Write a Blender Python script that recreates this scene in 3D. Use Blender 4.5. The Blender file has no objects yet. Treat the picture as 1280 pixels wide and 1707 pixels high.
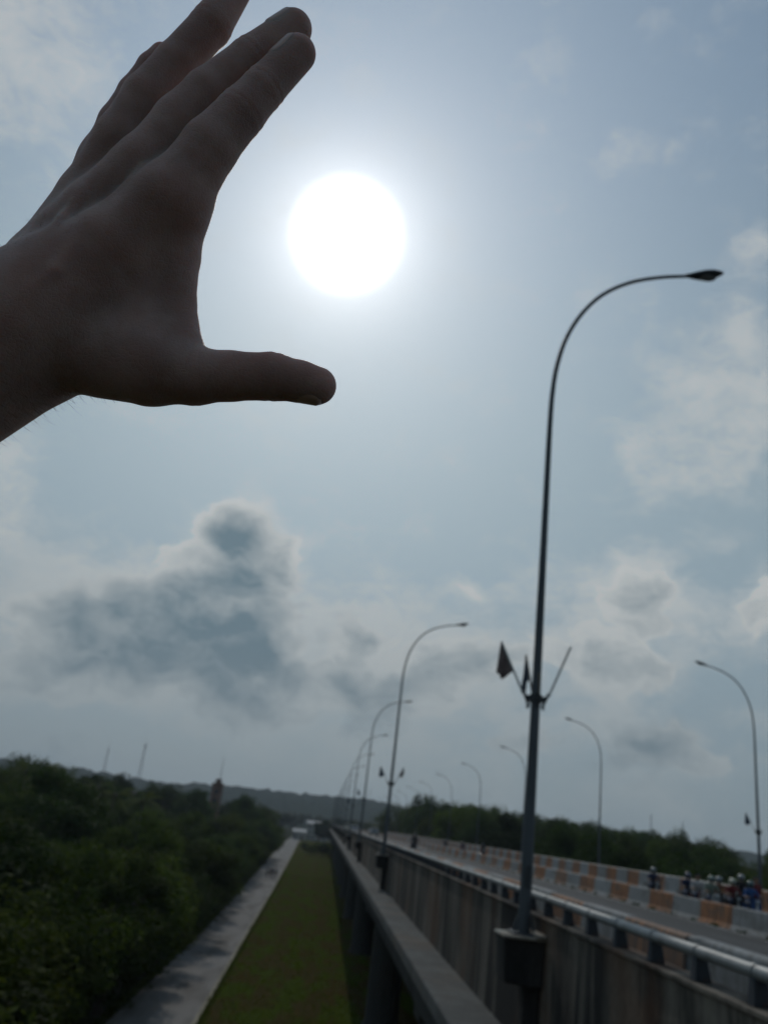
import bpy, bmesh, math, random
import numpy as np
from mathutils import Vector, Matrix

R = math.radians
sc = bpy.context.scene
COL = sc.collection
rng = np.random.default_rng(11)
random.seed(11)

# ------------------------------------------------------------------ camera
CAM_H = 11.0                      # eye height above the low ground
PITCH, YAW, ROLL = R(20.818), R(1.261), R(7.2)
fwd = np.array([math.sin(YAW)*math.cos(PITCH), math.cos(YAW)*math.cos(PITCH), math.sin(PITCH)])
r0 = np.array([math.cos(YAW), -math.sin(YAW), 0.0]); u0 = np.cross(r0, fwd)
rgt = r0*math.cos(ROLL)+u0*math.sin(ROLL); upv = np.cross(rgt, fwd)
cam = bpy.data.cameras.new('camera'); cam_o = bpy.data.objects.new('camera', cam); COL.objects.link(cam_o)
cam_o.matrix_world = Matrix([[rgt[0], upv[0], -fwd[0], 0], [rgt[1], upv[1], -fwd[1], 0], [rgt[2], upv[2], -fwd[2], CAM_H], [0, 0, 0, 1]])
cam.sensor_fit = 'VERTICAL'; cam.sensor_height = 36.0; cam.sensor_width = 27.0
cam.lens = 36.0*1380/1707
cam.clip_start = 0.02; cam.clip_end = 20000
cam.dof.use_dof = True; cam.dof.focus_distance = 0.335; cam.dof.aperture_fstop = 16.0
sc.camera = cam_o

# ------------------------------------------------------------------ view, sun, sky
sc.view_settings.view_transform = 'Standard'; sc.view_settings.look = 'None'
sc.view_settings.gamma = 1.0; sc.view_settings.use_curve_mapping = False
sc.view_settings.exposure = -1.15
sc.render.engine = 'CYCLES'
sc.cycles.use_denoising = True
sc.cycles.use_adaptive_sampling = True; sc.cycles.adaptive_threshold = 0.02; sc.cycles.adaptive_min_samples = 12
sc.cycles.max_bounces = 6; sc.cycles.diffuse_bounces = 3; sc.cycles.glossy_bounces = 2
sc.cycles.transmission_bounces = 4; sc.cycles.volume_bounces = 0; sc.cycles.transparent_max_bounces = 6

SUN_AZ, SUN_EL = R(-4.76), R(38.69)
sun_dir = Vector((math.sin(SUN_AZ)*math.cos(SUN_EL), math.cos(SUN_AZ)*math.cos(SUN_EL), math.sin(SUN_EL)))
sl = bpy.data.lights.new('sun', 'SUN'); sl.energy = 2.0; sl.angle = R(0.53); sl.color = (1.0, 0.95, 0.87)
so = bpy.data.objects.new('sun', sl); COL.objects.link(so)
so.rotation_euler = sun_dir.to_track_quat('Z', 'Y').to_euler(); so.location = (0, 0, 60)

# cloud banks: azimuth, elevation, half width, half height (degrees), weight
THICK = [(-9.2,11.8,3.4,2.8,0.75),(-11.3,9.4,5.97,1.99,1.00),(-8.4,14.4,3.3,3.4,1.05),(-9.1,18.0,1.55,1.72,0.80),(-5.5,16.5,0.99,1.32,0.60),(-14.2,7.4,5.07,1.36,0.70),(-5.6,7.1,2.80,1.60,0.75),(-14.0,12.0,3.17,1.79,0.60),(-21.1,10.2,3.41,2.28,0.50),(-19.6,5.9,5.26,1.32,0.60),(-18.2,10.8,2.32,2.13,0.50),(0.8,11.2,1.6,1.9,1.15),(5.7,10.1,2.64,1.42,0.70),(2.8,8.4,4.05,1.3,0.95),(8.7,11.8,3.26,1.63,0.60),(19.7,16.2,2.3,1.7,0.95),(17.6,11.6,3.4,2.2,1.0),(21.4,6.6,3.03,1.21,0.9),(27.5,16.0,1.50,2.25,0.70),(11.9,6.1,2.37,0.99,0.50),(8.1,16.1,1.23,0.82,0.50)]
THIN = [(27.9,37.7,1.64,1.39,0.80),(23.2,30.8,2.69,2.12,0.85),(26.0,33.6,1.43,1.88,0.70),(18.9,26.3,1.51,1.67,0.65),(25.1,26.1,3.07,2.11,0.70),(23.1,23.7,3.89,1.56,0.55),(27.8,29.5,1.50,2.25,0.70),(-24.3,18.4,1.59,2.84,0.75),(-18.4,24.0,5.51,1.18,0.40),(-32.4,42.5,5.0,4.5,0.75),(19.5,17.7,4.75,2.38,0.45),(22.2,14.3,5.82,2.33,0.45),(2.3,12.4,4.93,2.46,0.45),(-19.0,12.2,6.19,2.71,0.55),(-7.8,10.2,5.65,4.84,0.50)]

world = bpy.data.worlds.new('World'); sc.world = world; world.use_nodes = True
W = world.node_tree; W.nodes.clear()

class NT:
    """short-hand for wiring nodes"""
    def __init__(self, t): self.t = t
    def n(self, typ, **kw):
        x = self.t.nodes.new(typ)
        for k, v in kw.items(): setattr(x, k, v)
        return x
    def put(self, sock, v):
        if isinstance(v, bpy.types.NodeSocket): self.t.links.new(v, sock)
        elif isinstance(v, (tuple, list)) and sock.type == 'RGBA': sock.default_value = (*v[:3], 1)
        else: sock.default_value = v
    def m(self, op, a, b=0.0, c=None, clamp=False):
        x = self.n('ShaderNodeMath', operation=op, use_clamp=clamp)
        self.put(x.inputs[0], a); self.put(x.inputs[1], b)
        if c is not None: self.put(x.inputs[2], c)
        return x.outputs[0]
    def vm(self, op, a, b=(0, 0, 0)):
        x = self.n('ShaderNodeVectorMath', operation=op)
        self.put(x.inputs[0], a)
        if op == 'SCALE': self.put(x.inputs['Scale'], b); return x.outputs[0]
        self.put(x.inputs[1], b)
        return x.outputs['Value'] if op in ('DOT_PRODUCT', 'LENGTH', 'DISTANCE') else x.outputs[0]
    def ramp(self, v, lo, hi, a=0.0, b=1.0, smooth=True):
        x = self.n('ShaderNodeMapRange', interpolation_type='SMOOTHSTEP' if smooth else 'LINEAR', clamp=True)
        self.put(x.inputs['Value'], v); self.put(x.inputs['From Min'], lo); self.put(x.inputs['From Max'], hi)
        self.put(x.inputs['To Min'], a); self.put(x.inputs['To Max'], b)
        return x.outputs['Result']
    def mix(self, f, a, b, blend='MIX'):
        x = self.n('ShaderNodeMix', data_type='RGBA', blend_type=blend)
        self.put(x.inputs[0], f); self.put(x.inputs[6], a); self.put(x.inputs[7], b)
        return x.outputs[2]
    def noise(self, vec, scale, detail=4, rough=0.55, dist=0.0, dim='3D'):
        x = self.n('ShaderNodeTexNoise', noise_dimensions=dim)
        self.put(x.inputs['Vector'], vec); x.inputs['Scale'].default_value = scale; x.inputs['Detail'].default_value = detail
        x.inputs['Roughness'].default_value = rough; x.inputs['Distortion'].default_value = dist
        return x.outputs['Fac'], x.outputs['Color']

def build_sky():
    T = NT(W)
    d = T.n('ShaderNodeTexCoord').outputs['Generated']
    sky = T.n('ShaderNodeTexSky', sky_type='NISHITA')
    sky.sun_disc = False; sky.sun_elevation = SUN_EL; sky.sun_rotation = SUN_AZ
    sky.altitude = 10; sky.air_density = 1.0; sky.dust_density = 2.0; sky.ozone_density = 1.2
    base = T.vm('SCALE', sky.outputs[0], 0.055)
    sep = T.n('ShaderNodeSeparateXYZ'); T.put(sep.inputs[0], d)
    z = sep.outputs[2]
    # thin high veil that greys the blue; a little thicker towards the horizon
    veil_c = T.mix(T.ramp(z, 0.38, 0.80), (0.57, 0.775, 0.90), (0.36, 0.55, 0.78))
    veil_c = T.mix(T.ramp(z, 0.0, 0.34), (0.44, 0.585, 0.68), veil_c)
    cs = T.m('ARCCOSINE', T.m('MINIMUM', T.vm('DOT_PRODUCT', d, tuple(sun_dir)), 0.99999))     # angle to the sun, radians
    col = T.mix(T.ramp(cs, 0.9, 2.6, 0.85, 0.55), base, veil_c)      # haze scatters forward: bluer sky away from the sun
    # bright aureole of the hazy sun, and its burnt-out disc
    g1 = T.m('EXPONENT', T.m('MULTIPLY', T.m('MULTIPLY', cs, cs), -1/(0.38**2)))
    g2 = T.m('EXPONENT', T.m('MULTIPLY', T.m('MAXIMUM', T.m('SUBTRACT', cs, 0.055), 0.0), -1/0.040))
    g3 = T.m('EXPONENT', T.m('MULTIPLY', cs, -1/0.16))
    disc = T.ramp(cs, 0.036, 0.073, 1.0, 0.0)
    glow = T.vm('ADD', T.vm('SCALE', (0.80, 0.98, 1.06), T.m('MULTIPLY', g1, 0.36)), T.vm('SCALE', (1.0, 1.0, 1.0), T.m('MULTIPLY', g2, 0.85)))
    glow = T.vm('ADD', glow, T.vm('SCALE', (1.08, 1.0, 0.99), T.m('MULTIPLY', g3, 0.72)))
    col = T.vm('ADD', col, glow)
    # ---- clouds
    dw = T.vm('ADD', d, T.vm('SCALE', T.vm('SUBTRACT', T.noise(d, 14, 3, 0.6)[1], (0.5, 0.5, 0.5)), 0.055))
    def bank(lst):
        tot = None
        for az, el, sx, sy, a in lst:
            az, el, sx, sy = R(az), R(el), R(sx), R(sy)
            c = (math.sin(az)*math.cos(el), math.cos(az)*math.cos(el), math.sin(el))
            mp = T.n('ShaderNodeMapping', vector_type='TEXTURE'); T.put(mp.inputs['Vector'], dw)
            mp.inputs['Location'].default_value = c
            mp.inputs['Rotation'].default_value = (Matrix.Rotation(-az, 3, 'Z') @ Matrix.Rotation(el, 3, 'X')).to_euler()
            mp.inputs['Scale'].default_value = (sx, 0.3, sy)
            e = T.m('POWER', 0.45, T.vm('DOT_PRODUCT', mp.outputs[0], mp.outputs[0]))
            tot = T.m('MULTIPLY_ADD', e, a, 0.0 if tot is None else tot)
        return tot
    # flattened coordinates so clouds low in the sky stretch sideways
    fl = T.n('ShaderNodeMapping'); T.put(fl.inputs['Vector'], dw); fl.inputs['Scale'].default_value = (1, 1, 1.9)
    nA = T.noise(fl.outputs[0], 13, 7, 0.68)[0]
    nB = T.noise(fl.outputs[0], 4.6, 4, 0.58)[0]
    nD = T.noise(T.vm('ADD', fl.outputs[0], (5.2, 0.3, 2.2)), 7.5, 5, 0.58)[0]
    vo = T.n('ShaderNodeTexVoronoi', feature='F1'); T.put(vo.inputs['Vector'], fl.outputs[0]); vo.inputs['Scale'].default_value = 15; vo.inputs['Detail'].default_value = 2.0; vo.inputs['Roughness'].default_value = 0.55
    puff = T.m('SUBTRACT', 0.60, vo.outputs['Distance'])                 # cauliflower lumps
    low = T.ramp(z, 0.08, 0.34, 1.0, 0.0)
    bt, bn = bank(THICK), bank(THIN)
    rag = T.m('MULTIPLY', T.m('SUBTRACT', nA, 0.5), 1.9)
    # sunlit white of the clouds: soft sheets, and crisper heaped tops
    bt = T.m('MINIMUM', bt, 1.25)
    B = T.m('MULTIPLY_ADD', bt, 1.0, T.m('MULTIPLY_ADD', bn, 0.78, rag))
    B = T.m('MULTIPLY_ADD', T.m('SUBTRACT', nB, 0.42), T.m('MULTIPLY_ADD', low, 3.4, 0.4), B)
    heap = T.m('MULTIPLY_ADD', bt, 1.9, T.m('MULTIPLY_ADD', rag, 0.85, T.m('MULTIPLY', puff, 0.7)))
    a_w = T.m('MAXIMUM', T.m('MULTIPLY', T.ramp(B, 0.03, 0.90), 0.70), T.m('MULTIPLY', T.ramp(heap, 0.36, 0.58), 0.88))
    white = T.mix(T.ramp(z, 0.02, 0.34), (0.55, 0.65, 0.70), (1.10, 1.14, 1.13))
    col = T.mix(a_w, col, T.vm('ADD', white, T.vm('SCALE', glow, 0.35)))
    # shaded hearts where the cloud is deep, patchy, fading out downwards
    D_ = T.m('MULTIPLY_ADD', bt, 1.15, T.m('MULTIPLY_ADD', rag, 0.75, T.m('MULTIPLY', puff, 0.45)))
    D_ = T.m('MULTIPLY_ADD', T.m('SUBTRACT', nD, 0.47), T.m('MULTIPLY_ADD', low, 2.4, 1.2), D_)
    a_d = T.m('MULTIPLY', T.ramp(D_, 0.40, 1.60, smooth=False), T.ramp(z, 0.02, 0.2, 0.60, 1.0))
    col = T.mix(a_d, col, T.mix(T.ramp(z, 0.03, 0.3), (0.26, 0.37, 0.45), (0.31, 0.45, 0.54)))
    # the burnt-out sun shines through whatever is in front of it
    col = T.vm('ADD', col, T.vm('SCALE', (1.0, 0.99, 0.97), T.m('MULTIPLY', disc, 2.4)))
    bg = T.n('ShaderNodeBackground'); T.put(bg.inputs['Color'], col); bg.inputs['Strength'].default_value = 1.0
    out = T.n('ShaderNodeOutputWorld'); W.links.new(bg.outputs[0], out.inputs[0])
build_sky()
world.cycles.sampling_method = 'MANUAL'; world.cycles.sample_map_resolution = 1024

# ------------------------------------------------------------------ materials
MATS = {}
def mat(name, base, rough=0.7, metal=0.0, var=0.0, scale=3.0, bump=0.0, bscale=40.0, coords='Object', stretch=(1, 1, 1), dark=None, lo=0.4, hi=0.65, spec=0.3, rnd=0.0):
    if name in MATS: return MATS[name]
    m = bpy.data.materials.new(name); m.use_nodes = True; T = NT(m.node_tree)
    b = m.node_tree.nodes['Principled BSDF']
    b.inputs['Roughness'].default_value = rough; b.inputs['Metallic'].default_value = metal
    b.inputs['Specular IOR Level'].default_value = spec
    tc = T.n('ShaderNodeTexCoord').outputs[coords]
    mp = T.n('ShaderNodeMapping'); T.put(mp.inputs['Vector'], tc); mp.inputs['Scale'].default_value = stretch
    col = base
    if dark is not None or var:
        f, _ = T.noise(mp.outputs[0], scale, 6, 0.6)
        dk = dark if dark is not None else tuple(c*(1-var) for c in base)
        col = T.mix(T.ramp(f, lo, hi), base, dk)
    if rnd:
        oi = T.n('ShaderNodeObjectInfo').outputs['Random']
        col = T.mix(1.0, col, T.vm('SCALE', (1, 1, 1), T.ramp(oi, 0, 1, 1-rnd, 1+rnd, False)), 'MULTIPLY')
    T.put(b.inputs['Base Color'], col)
    if bump:
        f2, _ = T.noise(tc, bscale, 5, 0.6)
        bp = T.n('ShaderNodeBump'); bp.inputs['Strength'].default_value = bump; bp.inputs['Distance'].default_value = 0.02
        T.put(bp.inputs['Height'], f2); m.node_tree.links.new(bp.outputs[0], b.inputs['Normal'])
    MATS[name] = m
    return m

def concrete_stained(name, base, streak, rust, amount):
    """old board-marked concrete with rain streaks running down it"""
    m = bpy.data.materials.new(name); m.use_nodes = True; T = NT(m.node_tree); b = m.node_tree.nodes['Principled BSDF']
    b.inputs['Roughness'].default_value = 0.9; b.inputs['Specular IOR Level'].default_value = 0.2
    pos = T.n('ShaderNodeNewGeometry').outputs['Position']
    def at(sc_, det, off=(0, 0, 0)):
        mp = T.n('ShaderNodeMapping'); T.put(mp.inputs['Vector'], pos); mp.inputs['Scale'].default_value = sc_; mp.inputs['Location'].default_value = off
        return T.noise(mp.outputs[0], 1.0, det, 0.62)[0]
    s1 = at((1.2, 1.2, 0.16), 7); s2 = at((5.0, 5.0, 0.35), 5, (4, 7, 0)); s3 = at((0.45, 0.45, 0.3), 4, (9, 2, 1)); fine = at((14, 14, 9), 5)
    big = at((0.16, 0.16, 0.10), 3, (1, 5, 2))
    f = T.m('ADD', T.m('ADD', T.m('MULTIPLY', s1, 0.55), T.m('MULTIPLY', s2, 0.25)), T.m('MULTIPLY', big, 0.20))
    c = T.mix(T.m('MULTIPLY', T.ramp(f, 0.41, 0.57), amount), base, streak)
    c = T.mix(T.m('MULTIPLY', T.ramp(s3, 0.50, 0.66), 0.6*amount), c, rust)
    c = T.mix(T.m('MULTIPLY', T.ramp(s2, 0.62, 0.72), 0.5), c, tuple(min(1, v*1.35) for v in base))
    c = T.mix(1.0, c, T.vm('SCALE', (1, 1, 1), T.ramp(fine, 0.25, 0.75, 0.8, 1.15)), 'MULTIPLY')
    T.put(b.inputs['Base Color'], c)
    bp = T.n('ShaderNodeBump'); bp.inputs['Strength'].default_value = 0.5; bp.inputs['Distance'].default_value = 0.01
    T.put(bp.inputs['Height'], fine); m.node_tree.links.new(bp.outputs[0], b.inputs['Normal'])
    MATS[name] = m
    return m

def paint_mat(name, base, streak, band=0.0):
    m = bpy.data.materials.new(name); m.use_nodes = True; T = NT(m.node_tree); b = m.node_tree.nodes['Principled BSDF']
    b.inputs['Roughness'].default_value = 0.75; b.inputs['Specular IOR Level'].default_value = 0.25
    pos = T.n('ShaderNodeNewGeometry').outputs['Position']
    def at(sc_, det, off=(0, 0, 0)):
        mp = T.n('ShaderNodeMapping'); T.put(mp.inputs['Vector'], pos); mp.inputs['Scale'].default_value = sc_; mp.inputs['Location'].default_value = off
        return T.noise(mp.outputs[0], 1.0, det, 0.6)[0]
    run = at((6.5, 6.5, 0.7), 4); grime = at((1.1, 1.1, 2.5), 6, (3, 3, 3)); fine = at((20, 20, 20), 3)
    c = T.mix(T.m('MULTIPLY', T.ramp(run, 0.45, 0.58), 0.62), base, streak)
    if band:
        sy = T.n('ShaderNodeSeparateXYZ'); T.put(sy.inputs[0], pos)
        wv = T.m('SINE', T.m('ADD', T.m('MULTIPLY', sy.outputs[1], 2*math.pi/0.27), T.m('MULTIPLY', grime, 3.0)))
        c = T.mix(T.m('MULTIPLY', T.ramp(wv, 0.1, 0.8), band), c, streak)
    c = T.mix(T.m('MULTIPLY', T.ramp(grime, 0.48, 0.70), 0.55), c, (0.09, 0.085, 0.075))
    c = T.mix(1.0, c, T.vm('SCALE', (1, 1, 1), T.ramp(fine, 0.3, 0.7, 0.85, 1.1)), 'MULTIPLY')
    oi = T.n('ShaderNodeObjectInfo').outputs['Random']
    c = T.mix(T.ramp(oi, 0.2, 1.0, 0.0, 0.40), c, (0.15, 0.135, 0.12))
    T.put(b.inputs['Base Color'], c)
    MATS[name] = m
    return m

def leaf_mat(name, c1, c2, trans, tc_, rnd=0.35):
    m = bpy.data.materials.new(name); m.use_nodes = True; nt = m.node_tree; T = NT(nt); b = nt.nodes['Principled BSDF']
    b.inputs['Roughness'].default_value = 0.75; b.inputs['Specular IOR Level'].default_value = 0.08
    oc = T.n('ShaderNodeTexCoord').outputs['Object']
    f, _ = T.noise(oc, 0.55, 4, 0.6)
    col = T.mix(T.ramp(f, 0.35, 0.65), c1, c2)
    oi = T.n('ShaderNodeObjectInfo').outputs['Random']
    k = T.vm('SCALE', (1, 1, 1), T.ramp(oi, 0, 1, 1-rnd, 1+rnd, False))
    col = T.mix(1.0, col, k, 'MULTIPLY')
    T.put(b.inputs['Base Color'], col)
    tr = T.n('ShaderNodeBsdfTranslucent'); T.put(tr.inputs['Color'], T.mix(1.0, tc_, k, 'MULTIPLY'))
    mx = T.n('ShaderNodeMixShader'); mx.inputs[0].default_value = trans
    nt.links.new(b.outputs[0], mx.inputs[1]); nt.links.new(tr.outputs[0], mx.inputs[2])
    nt.links.new(mx.outputs[0], nt.nodes['Material Output'].inputs[0])
    MATS[name] = m
    return m

concrete_stained('parapet_concrete', (0.165, 0.142, 0.115), (0.020, 0.018, 0.017), (0.11, 0.055, 0.030), 1.0)
concrete_stained('ledge_concrete', (0.105, 0.11, 0.108), (0.045, 0.046, 0.045), (0.14, 0.10, 0.07), 0.6)
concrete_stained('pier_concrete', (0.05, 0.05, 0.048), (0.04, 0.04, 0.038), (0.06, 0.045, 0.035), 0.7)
concrete_stained('corbel_shaded', (0.055, 0.052, 0.05), (0.02, 0.02, 0.02), (0.04, 0.03, 0.025), 0.9)  # near-black colour holds the shade of the corbel's backlit faces
concrete_stained('cap_concrete', (0.34, 0.33, 0.29), (0.17, 0.15, 0.12), (0.24, 0.14, 0.08), 0.6)
paint_mat('white_paint', (0.27, 0.285, 0.29), (0.16, 0.16, 0.155))
paint_mat('orange_paint', (0.38, 0.16, 0.065), (0.07, 0.04, 0.028), 0.7)
mat('asphalt', (0.052, 0.053, 0.055), 0.85, var=0.35, scale=0.5, bump=0.3, bscale=60, stretch=(1.2, 0.12, 1), spec=0.25)
mat('frontage_concrete', (0.20, 0.19, 0.18), 0.9, dark=(0.12, 0.112, 0.102), scale=0.35, stretch=(1.6, 0.3, 1), bump=0.2, spec=0.2)
mat('kerb_paint', (0.30, 0.27, 0.20), 0.85, var=0.45, scale=1.2, spec=0.2)
mat('rail_steel', (0.24, 0.25, 0.25), 0.5, 0.25, var=0.35, scale=2.5, spec=0.4, rnd=0.12)
mat('post_iron', (0.045, 0.05, 0.058), 0.7, 0.2, var=0.5, scale=9, dark=(0.09, 0.045, 0.025), lo=0.55, hi=0.75)
mat('lamp_steel', (0.075, 0.085, 0.095), 0.55, 0.25, var=0.3, scale=1.5, stretch=(1, 1, 0.3), spec=0.4)
mat('lamp_head', (0.05, 0.055, 0.06), 0.45, 0.2, var=0.2)
mat('lamp_glass', (0.25, 0.26, 0.26), 0.2, 0.0, spec=0.5)
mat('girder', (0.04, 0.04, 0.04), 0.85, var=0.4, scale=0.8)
mat('soil', (0.05, 0.042, 0.032), 0.95, var=0.4, scale=0.6, bump=0.4, bscale=8)
mat('bark', (0.085, 0.07, 0.055), 0.95, var=0.5, scale=4, stretch=(3, 3, 0.5), bump=0.5, bscale=20)
mat('palm_bark', (0.12, 0.105, 0.085), 0.95, var=0.4, scale=5, stretch=(1, 1, 6))
leaf_mat('leaf_a', (0.024, 0.044, 0.009), (0.044, 0.068, 0.012), 0.40, (0.062, 0.092, 0.012), 0.45)
leaf_mat('leaf_b', (0.016, 0.032, 0.009), (0.026, 0.046, 0.012), 0.30, (0.040, 0.07, 0.012), 0.45)
leaf_mat('leaf_c', (0.034, 0.050, 0.009), (0.062, 0.080, 0.012), 0.40, (0.068, 0.088, 0.012), 0.40)
leaf_mat('palm_leaf', (0.045, 0.065, 0.022), (0.07, 0.085, 0.03), 0.35, (0.10, 0.12, 0.03))

# ------------------------------------------------------------------ helpers
def link(o, parent=None):
    COL.objects.link(o)
    if parent is not None: o.parent = parent
    return o
def tag(o, label=None, cat=None, group=None, kind=None):
    if label: o['label'] = label
    if cat: o['category'] = cat
    if group: o['group'] = group
    if kind: o['kind'] = kind
    return o
def empty(name, loc=(0, 0, 0), rz=0.0):
    o = bpy.data.objects.new(name, None); o.location = loc; o.rotation_euler = (0, 0, rz); o.empty_display_size = 0.3
    return link(o)
def mesh_np(name, verts, faces, material=None, smooth=False):
    """verts (N,3), faces (M,k) of one size, or a python list of lists"""
    me = bpy.data.meshes.new(name)
    if isinstance(faces, np.ndarray):
        k = faces.shape[1]
        me.vertices.add(len(verts)); me.vertices.foreach_set('co', np.asarray(verts, np.float32).ravel())
        me.loops.add(faces.size); me.loops.foreach_set('vertex_index', faces.astype(np.int32).ravel())
        me.polygons.add(len(faces)); me.polygons.foreach_set('loop_start', np.arange(0, faces.size, k, dtype=np.int32))
        me.update(calc_edges=True); me.validate()
    else:
        me.from_pydata([tuple(v) for v in verts], [], faces); me.update()
    if smooth: me.polygons.foreach_set('use_smooth', [True]*len(me.polygons))
    for m in (material if isinstance(material, (list, tuple)) else [material]):
        if m is not None: me.materials.append(MATS[m] if isinstance(m, str) else m)
    return me
def ob(name, me, parent=None, loc=(0, 0, 0), rot=(0, 0, 0)):
    o = bpy.data.objects.new(name, me); o.location = loc; o.rotation_euler = rot
    return link(o, parent)

class MB:
    """collects simple solids into one mesh"""
    def __init__(self): self.v = []; self.f = []
    def add(self, v, f):
        n = len(self.v); self.v += [tuple(p) for p in v]; self.f += [[i+n for i in q] for q in f]; return self
    def box(self, x0, x1, y0, y1, z0, z1):
        v = [(x, y, z) for z in (z0, z1) for y in (y0, y1) for x in (x0, x1)]
        return self.add(v, [[0, 2, 3, 1], [4, 5, 7, 6], [0, 1, 5, 4], [2, 6, 7, 3], [0, 4, 6, 2], [1, 3, 7, 5]])
    def prism(self, prof, y0, y1):
        """profile of (x,z) points run along Y"""
        n = len(prof); v = [(x, y0, z) for x, z in prof]+[(x, y1, z) for x, z in prof]
        f = [[i, (i+1) % n, n+(i+1) % n, n+i] for i in range(n)]+[list(range(n))[::-1], list(range(n, 2*n))]
        return self.add(v, f)
    def tube(self, pts, rad, n=10, cap=True):
        pts = [Vector(p) for p in pts]; rad = rad if isinstance(rad, (list, tuple)) else [rad]*len(pts)
        rings = []; ref = None
        for i, p in enumerate(pts):
            t = (pts[min(i+1, len(pts)-1)]-pts[max(i-1, 0)]).normalized()
            if ref is None: ref = Vector((1, 0, 0)) if abs(t.x) < 0.9 else Vector((0, 1, 0))
            a = (ref-t*ref.dot(t)).normalized(); ref = a; b = t.cross(a)
            rings.append([p+(a*math.cos(2*math.pi*k/n)+b*math.sin(2*math.pi*k/n))*rad[i] for k in range(n)])
        v = [q for r_ in rings for q in r_]; f = []
        for i in range(len(pts)-1):
            for k in range(n): f.append([i*n+k, i*n+(k+1) % n, (i+1)*n+(k+1) % n, (i+1)*n+k])
        if cap: f += [list(range(n))[::-1], list(range((len(pts)-1)*n, len(pts)*n))]
        return self.add(v, f)
    def ellipsoid(self, c, r, nu=10, nv=7, pw=1.0):
        v = []; f = []
        for j in range(nv+1):
            th = math.pi*j/nv
            for i in range(nu):
                ph = 2*math.pi*i/nu
                v.append((c[0]+r[0]*math.sin(th)*math.cos(ph), c[1]+r[1]*math.sin(th)*math.sin(ph), c[2]+r[2]*math.cos(th)))
        for j in range(nv):
            for i in range(nu): f.append([j*nu+i, (j+1)*nu+i, (j+1)*nu+(i+1) % nu, j*nu+(i+1) % nu])
        return self.add(v, f)
    def mesh(self, name, material, smooth=False, bevel=0.0):
        me = mesh_np(name, self.v, self.f, material, smooth)
        bm = bmesh.new(); bm.from_mesh(me); bmesh.ops.remove_doubles(bm, verts=bm.verts, dist=1e-6); bmesh.ops.recalc_face_normals(bm, faces=bm.faces)
        if bevel: bmesh.ops.bevel(bm, geom=list(bm.edges), offset=bevel, segments=1, affect='EDGES', clamp_overlap=True)
        bm.to_mesh(me); bm.free()
        if smooth: me.polygons.foreach_set('use_smooth', [True]*len(me.polygons)); me.set_sharp_from_angle(angle=R(50))
        return me
    def ob(self, name, material, parent=None, smooth=False, bevel=0.0, loc=(0, 0, 0), rot=(0, 0, 0)):
        return ob(name, self.mesh(name, material, smooth, bevel), parent, loc, rot)

def copy_tree(o, parent=None):
    c = o.copy(); COL.objects.link(c); c.parent = parent
    for ch in list(o.children): copy_tree(ch, c)
    return c

# signed-distance bodies: round cones blended together, meshed with surface nets
def sd_cone(P, a, b, ra, rb):
    a = np.asarray(a, np.float32); ba = np.asarray(b, np.float32)-a
    pa = P-a; h = np.clip(pa@ba/max(1e-9, float(ba@ba)), 0, 1)
    return np.sqrt(((pa-h[..., None]*ba)**2).sum(-1))-(ra+(rb-ra)*h)
def smin(a, b, k):
    h = np.clip(0.5+0.5*(b-a)/k, 0, 1)
    return b+(a-b)*h-k*h*(1-h)
def smax(a, b, k): return -smin(-a, -b, k)
def surface_nets(f, org, h):
    s = f < 0
    nx, ny, nz = f.shape
    cnt = np.zeros((nx-1, ny-1, nz-1), np.int8)
    cor = [(i, j, k) for i in (0, 1) for j in (0, 1) for k in (0, 1)]
    for i, j, k in cor: cnt += s[i:nx-1+i, j:ny-1+j, k:nz-1+k]
    idx = np.argwhere((cnt > 0) & (cnt < 8))
    vals = np.stack([f[idx[:, 0]+i, idx[:, 1]+j, idx[:, 2]+k] for i, j, k in cor], 1)
    acc = np.zeros((len(idx), 3)); num = np.zeros(len(idx))
    for a in range(8):
        for b in range(a+1, 8):
            if sum(abs(cor[a][q]-cor[b][q]) for q in range(3)) != 1: continue
            va, vb = vals[:, a], vals[:, b]; x = (va < 0) != (vb < 0)
            t = np.where(x, va/np.where(x, va-vb, 1), 0)
            p = np.array(cor[a])[None]+t[:, None]*(np.array(cor[b])-np.array(cor[a]))[None]
            acc += np.where(x[:, None], p, 0); num += x
    verts = (idx+acc/num[:, None])*h+np.asarray(org)
    vid = np.full((nx-1, ny-1, nz-1), -1, np.int64); vid[idx[:, 0], idx[:, 1], idx[:, 2]] = np.arange(len(idx))
    quads = []
    for ax in range(3):
        sl0 = [slice(None)]*3; sl1 = [slice(None)]*3; sl0[ax] = slice(0, -1); sl1[ax] = slice(1, None)
        A, Bq = s[tuple(sl0)], s[tuple(sl1)]
        e = np.argwhere(A != Bq)
        u, w = [(1, 2), (2, 0), (0, 1)][ax]
        ok = (e[:, u] > 0) & (e[:, w] > 0) & (e[:, u] < f.shape[u]-1) & (e[:, w] < f.shape[w]-1); e = e[ok]
        def cell(du, dw):
            c = e.copy(); c[:, u] += du; c[:, w] += dw
            return vid[c[:, 0], c[:, 1], c[:, 2]]
        q = np.stack([cell(-1, -1), cell(0, -1), cell(0, 0), cell(-1, 0)], 1)
        ins = A[e[:, 0], e[:, 1], e[:, 2]]
        q[~ins] = q[~ins][:, ::-1]
        quads.append(q)
    q = np.concatenate(quads); q = q[(q >= 0).all(1)]
    return verts, q
def grid(lo, hi, h):
    ax = [np.arange(lo[i], hi[i]+h, h, dtype=np.float32) for i in range(3)]
    return np.stack(np.meshgrid(*ax, indexing='ij'), -1)

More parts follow.
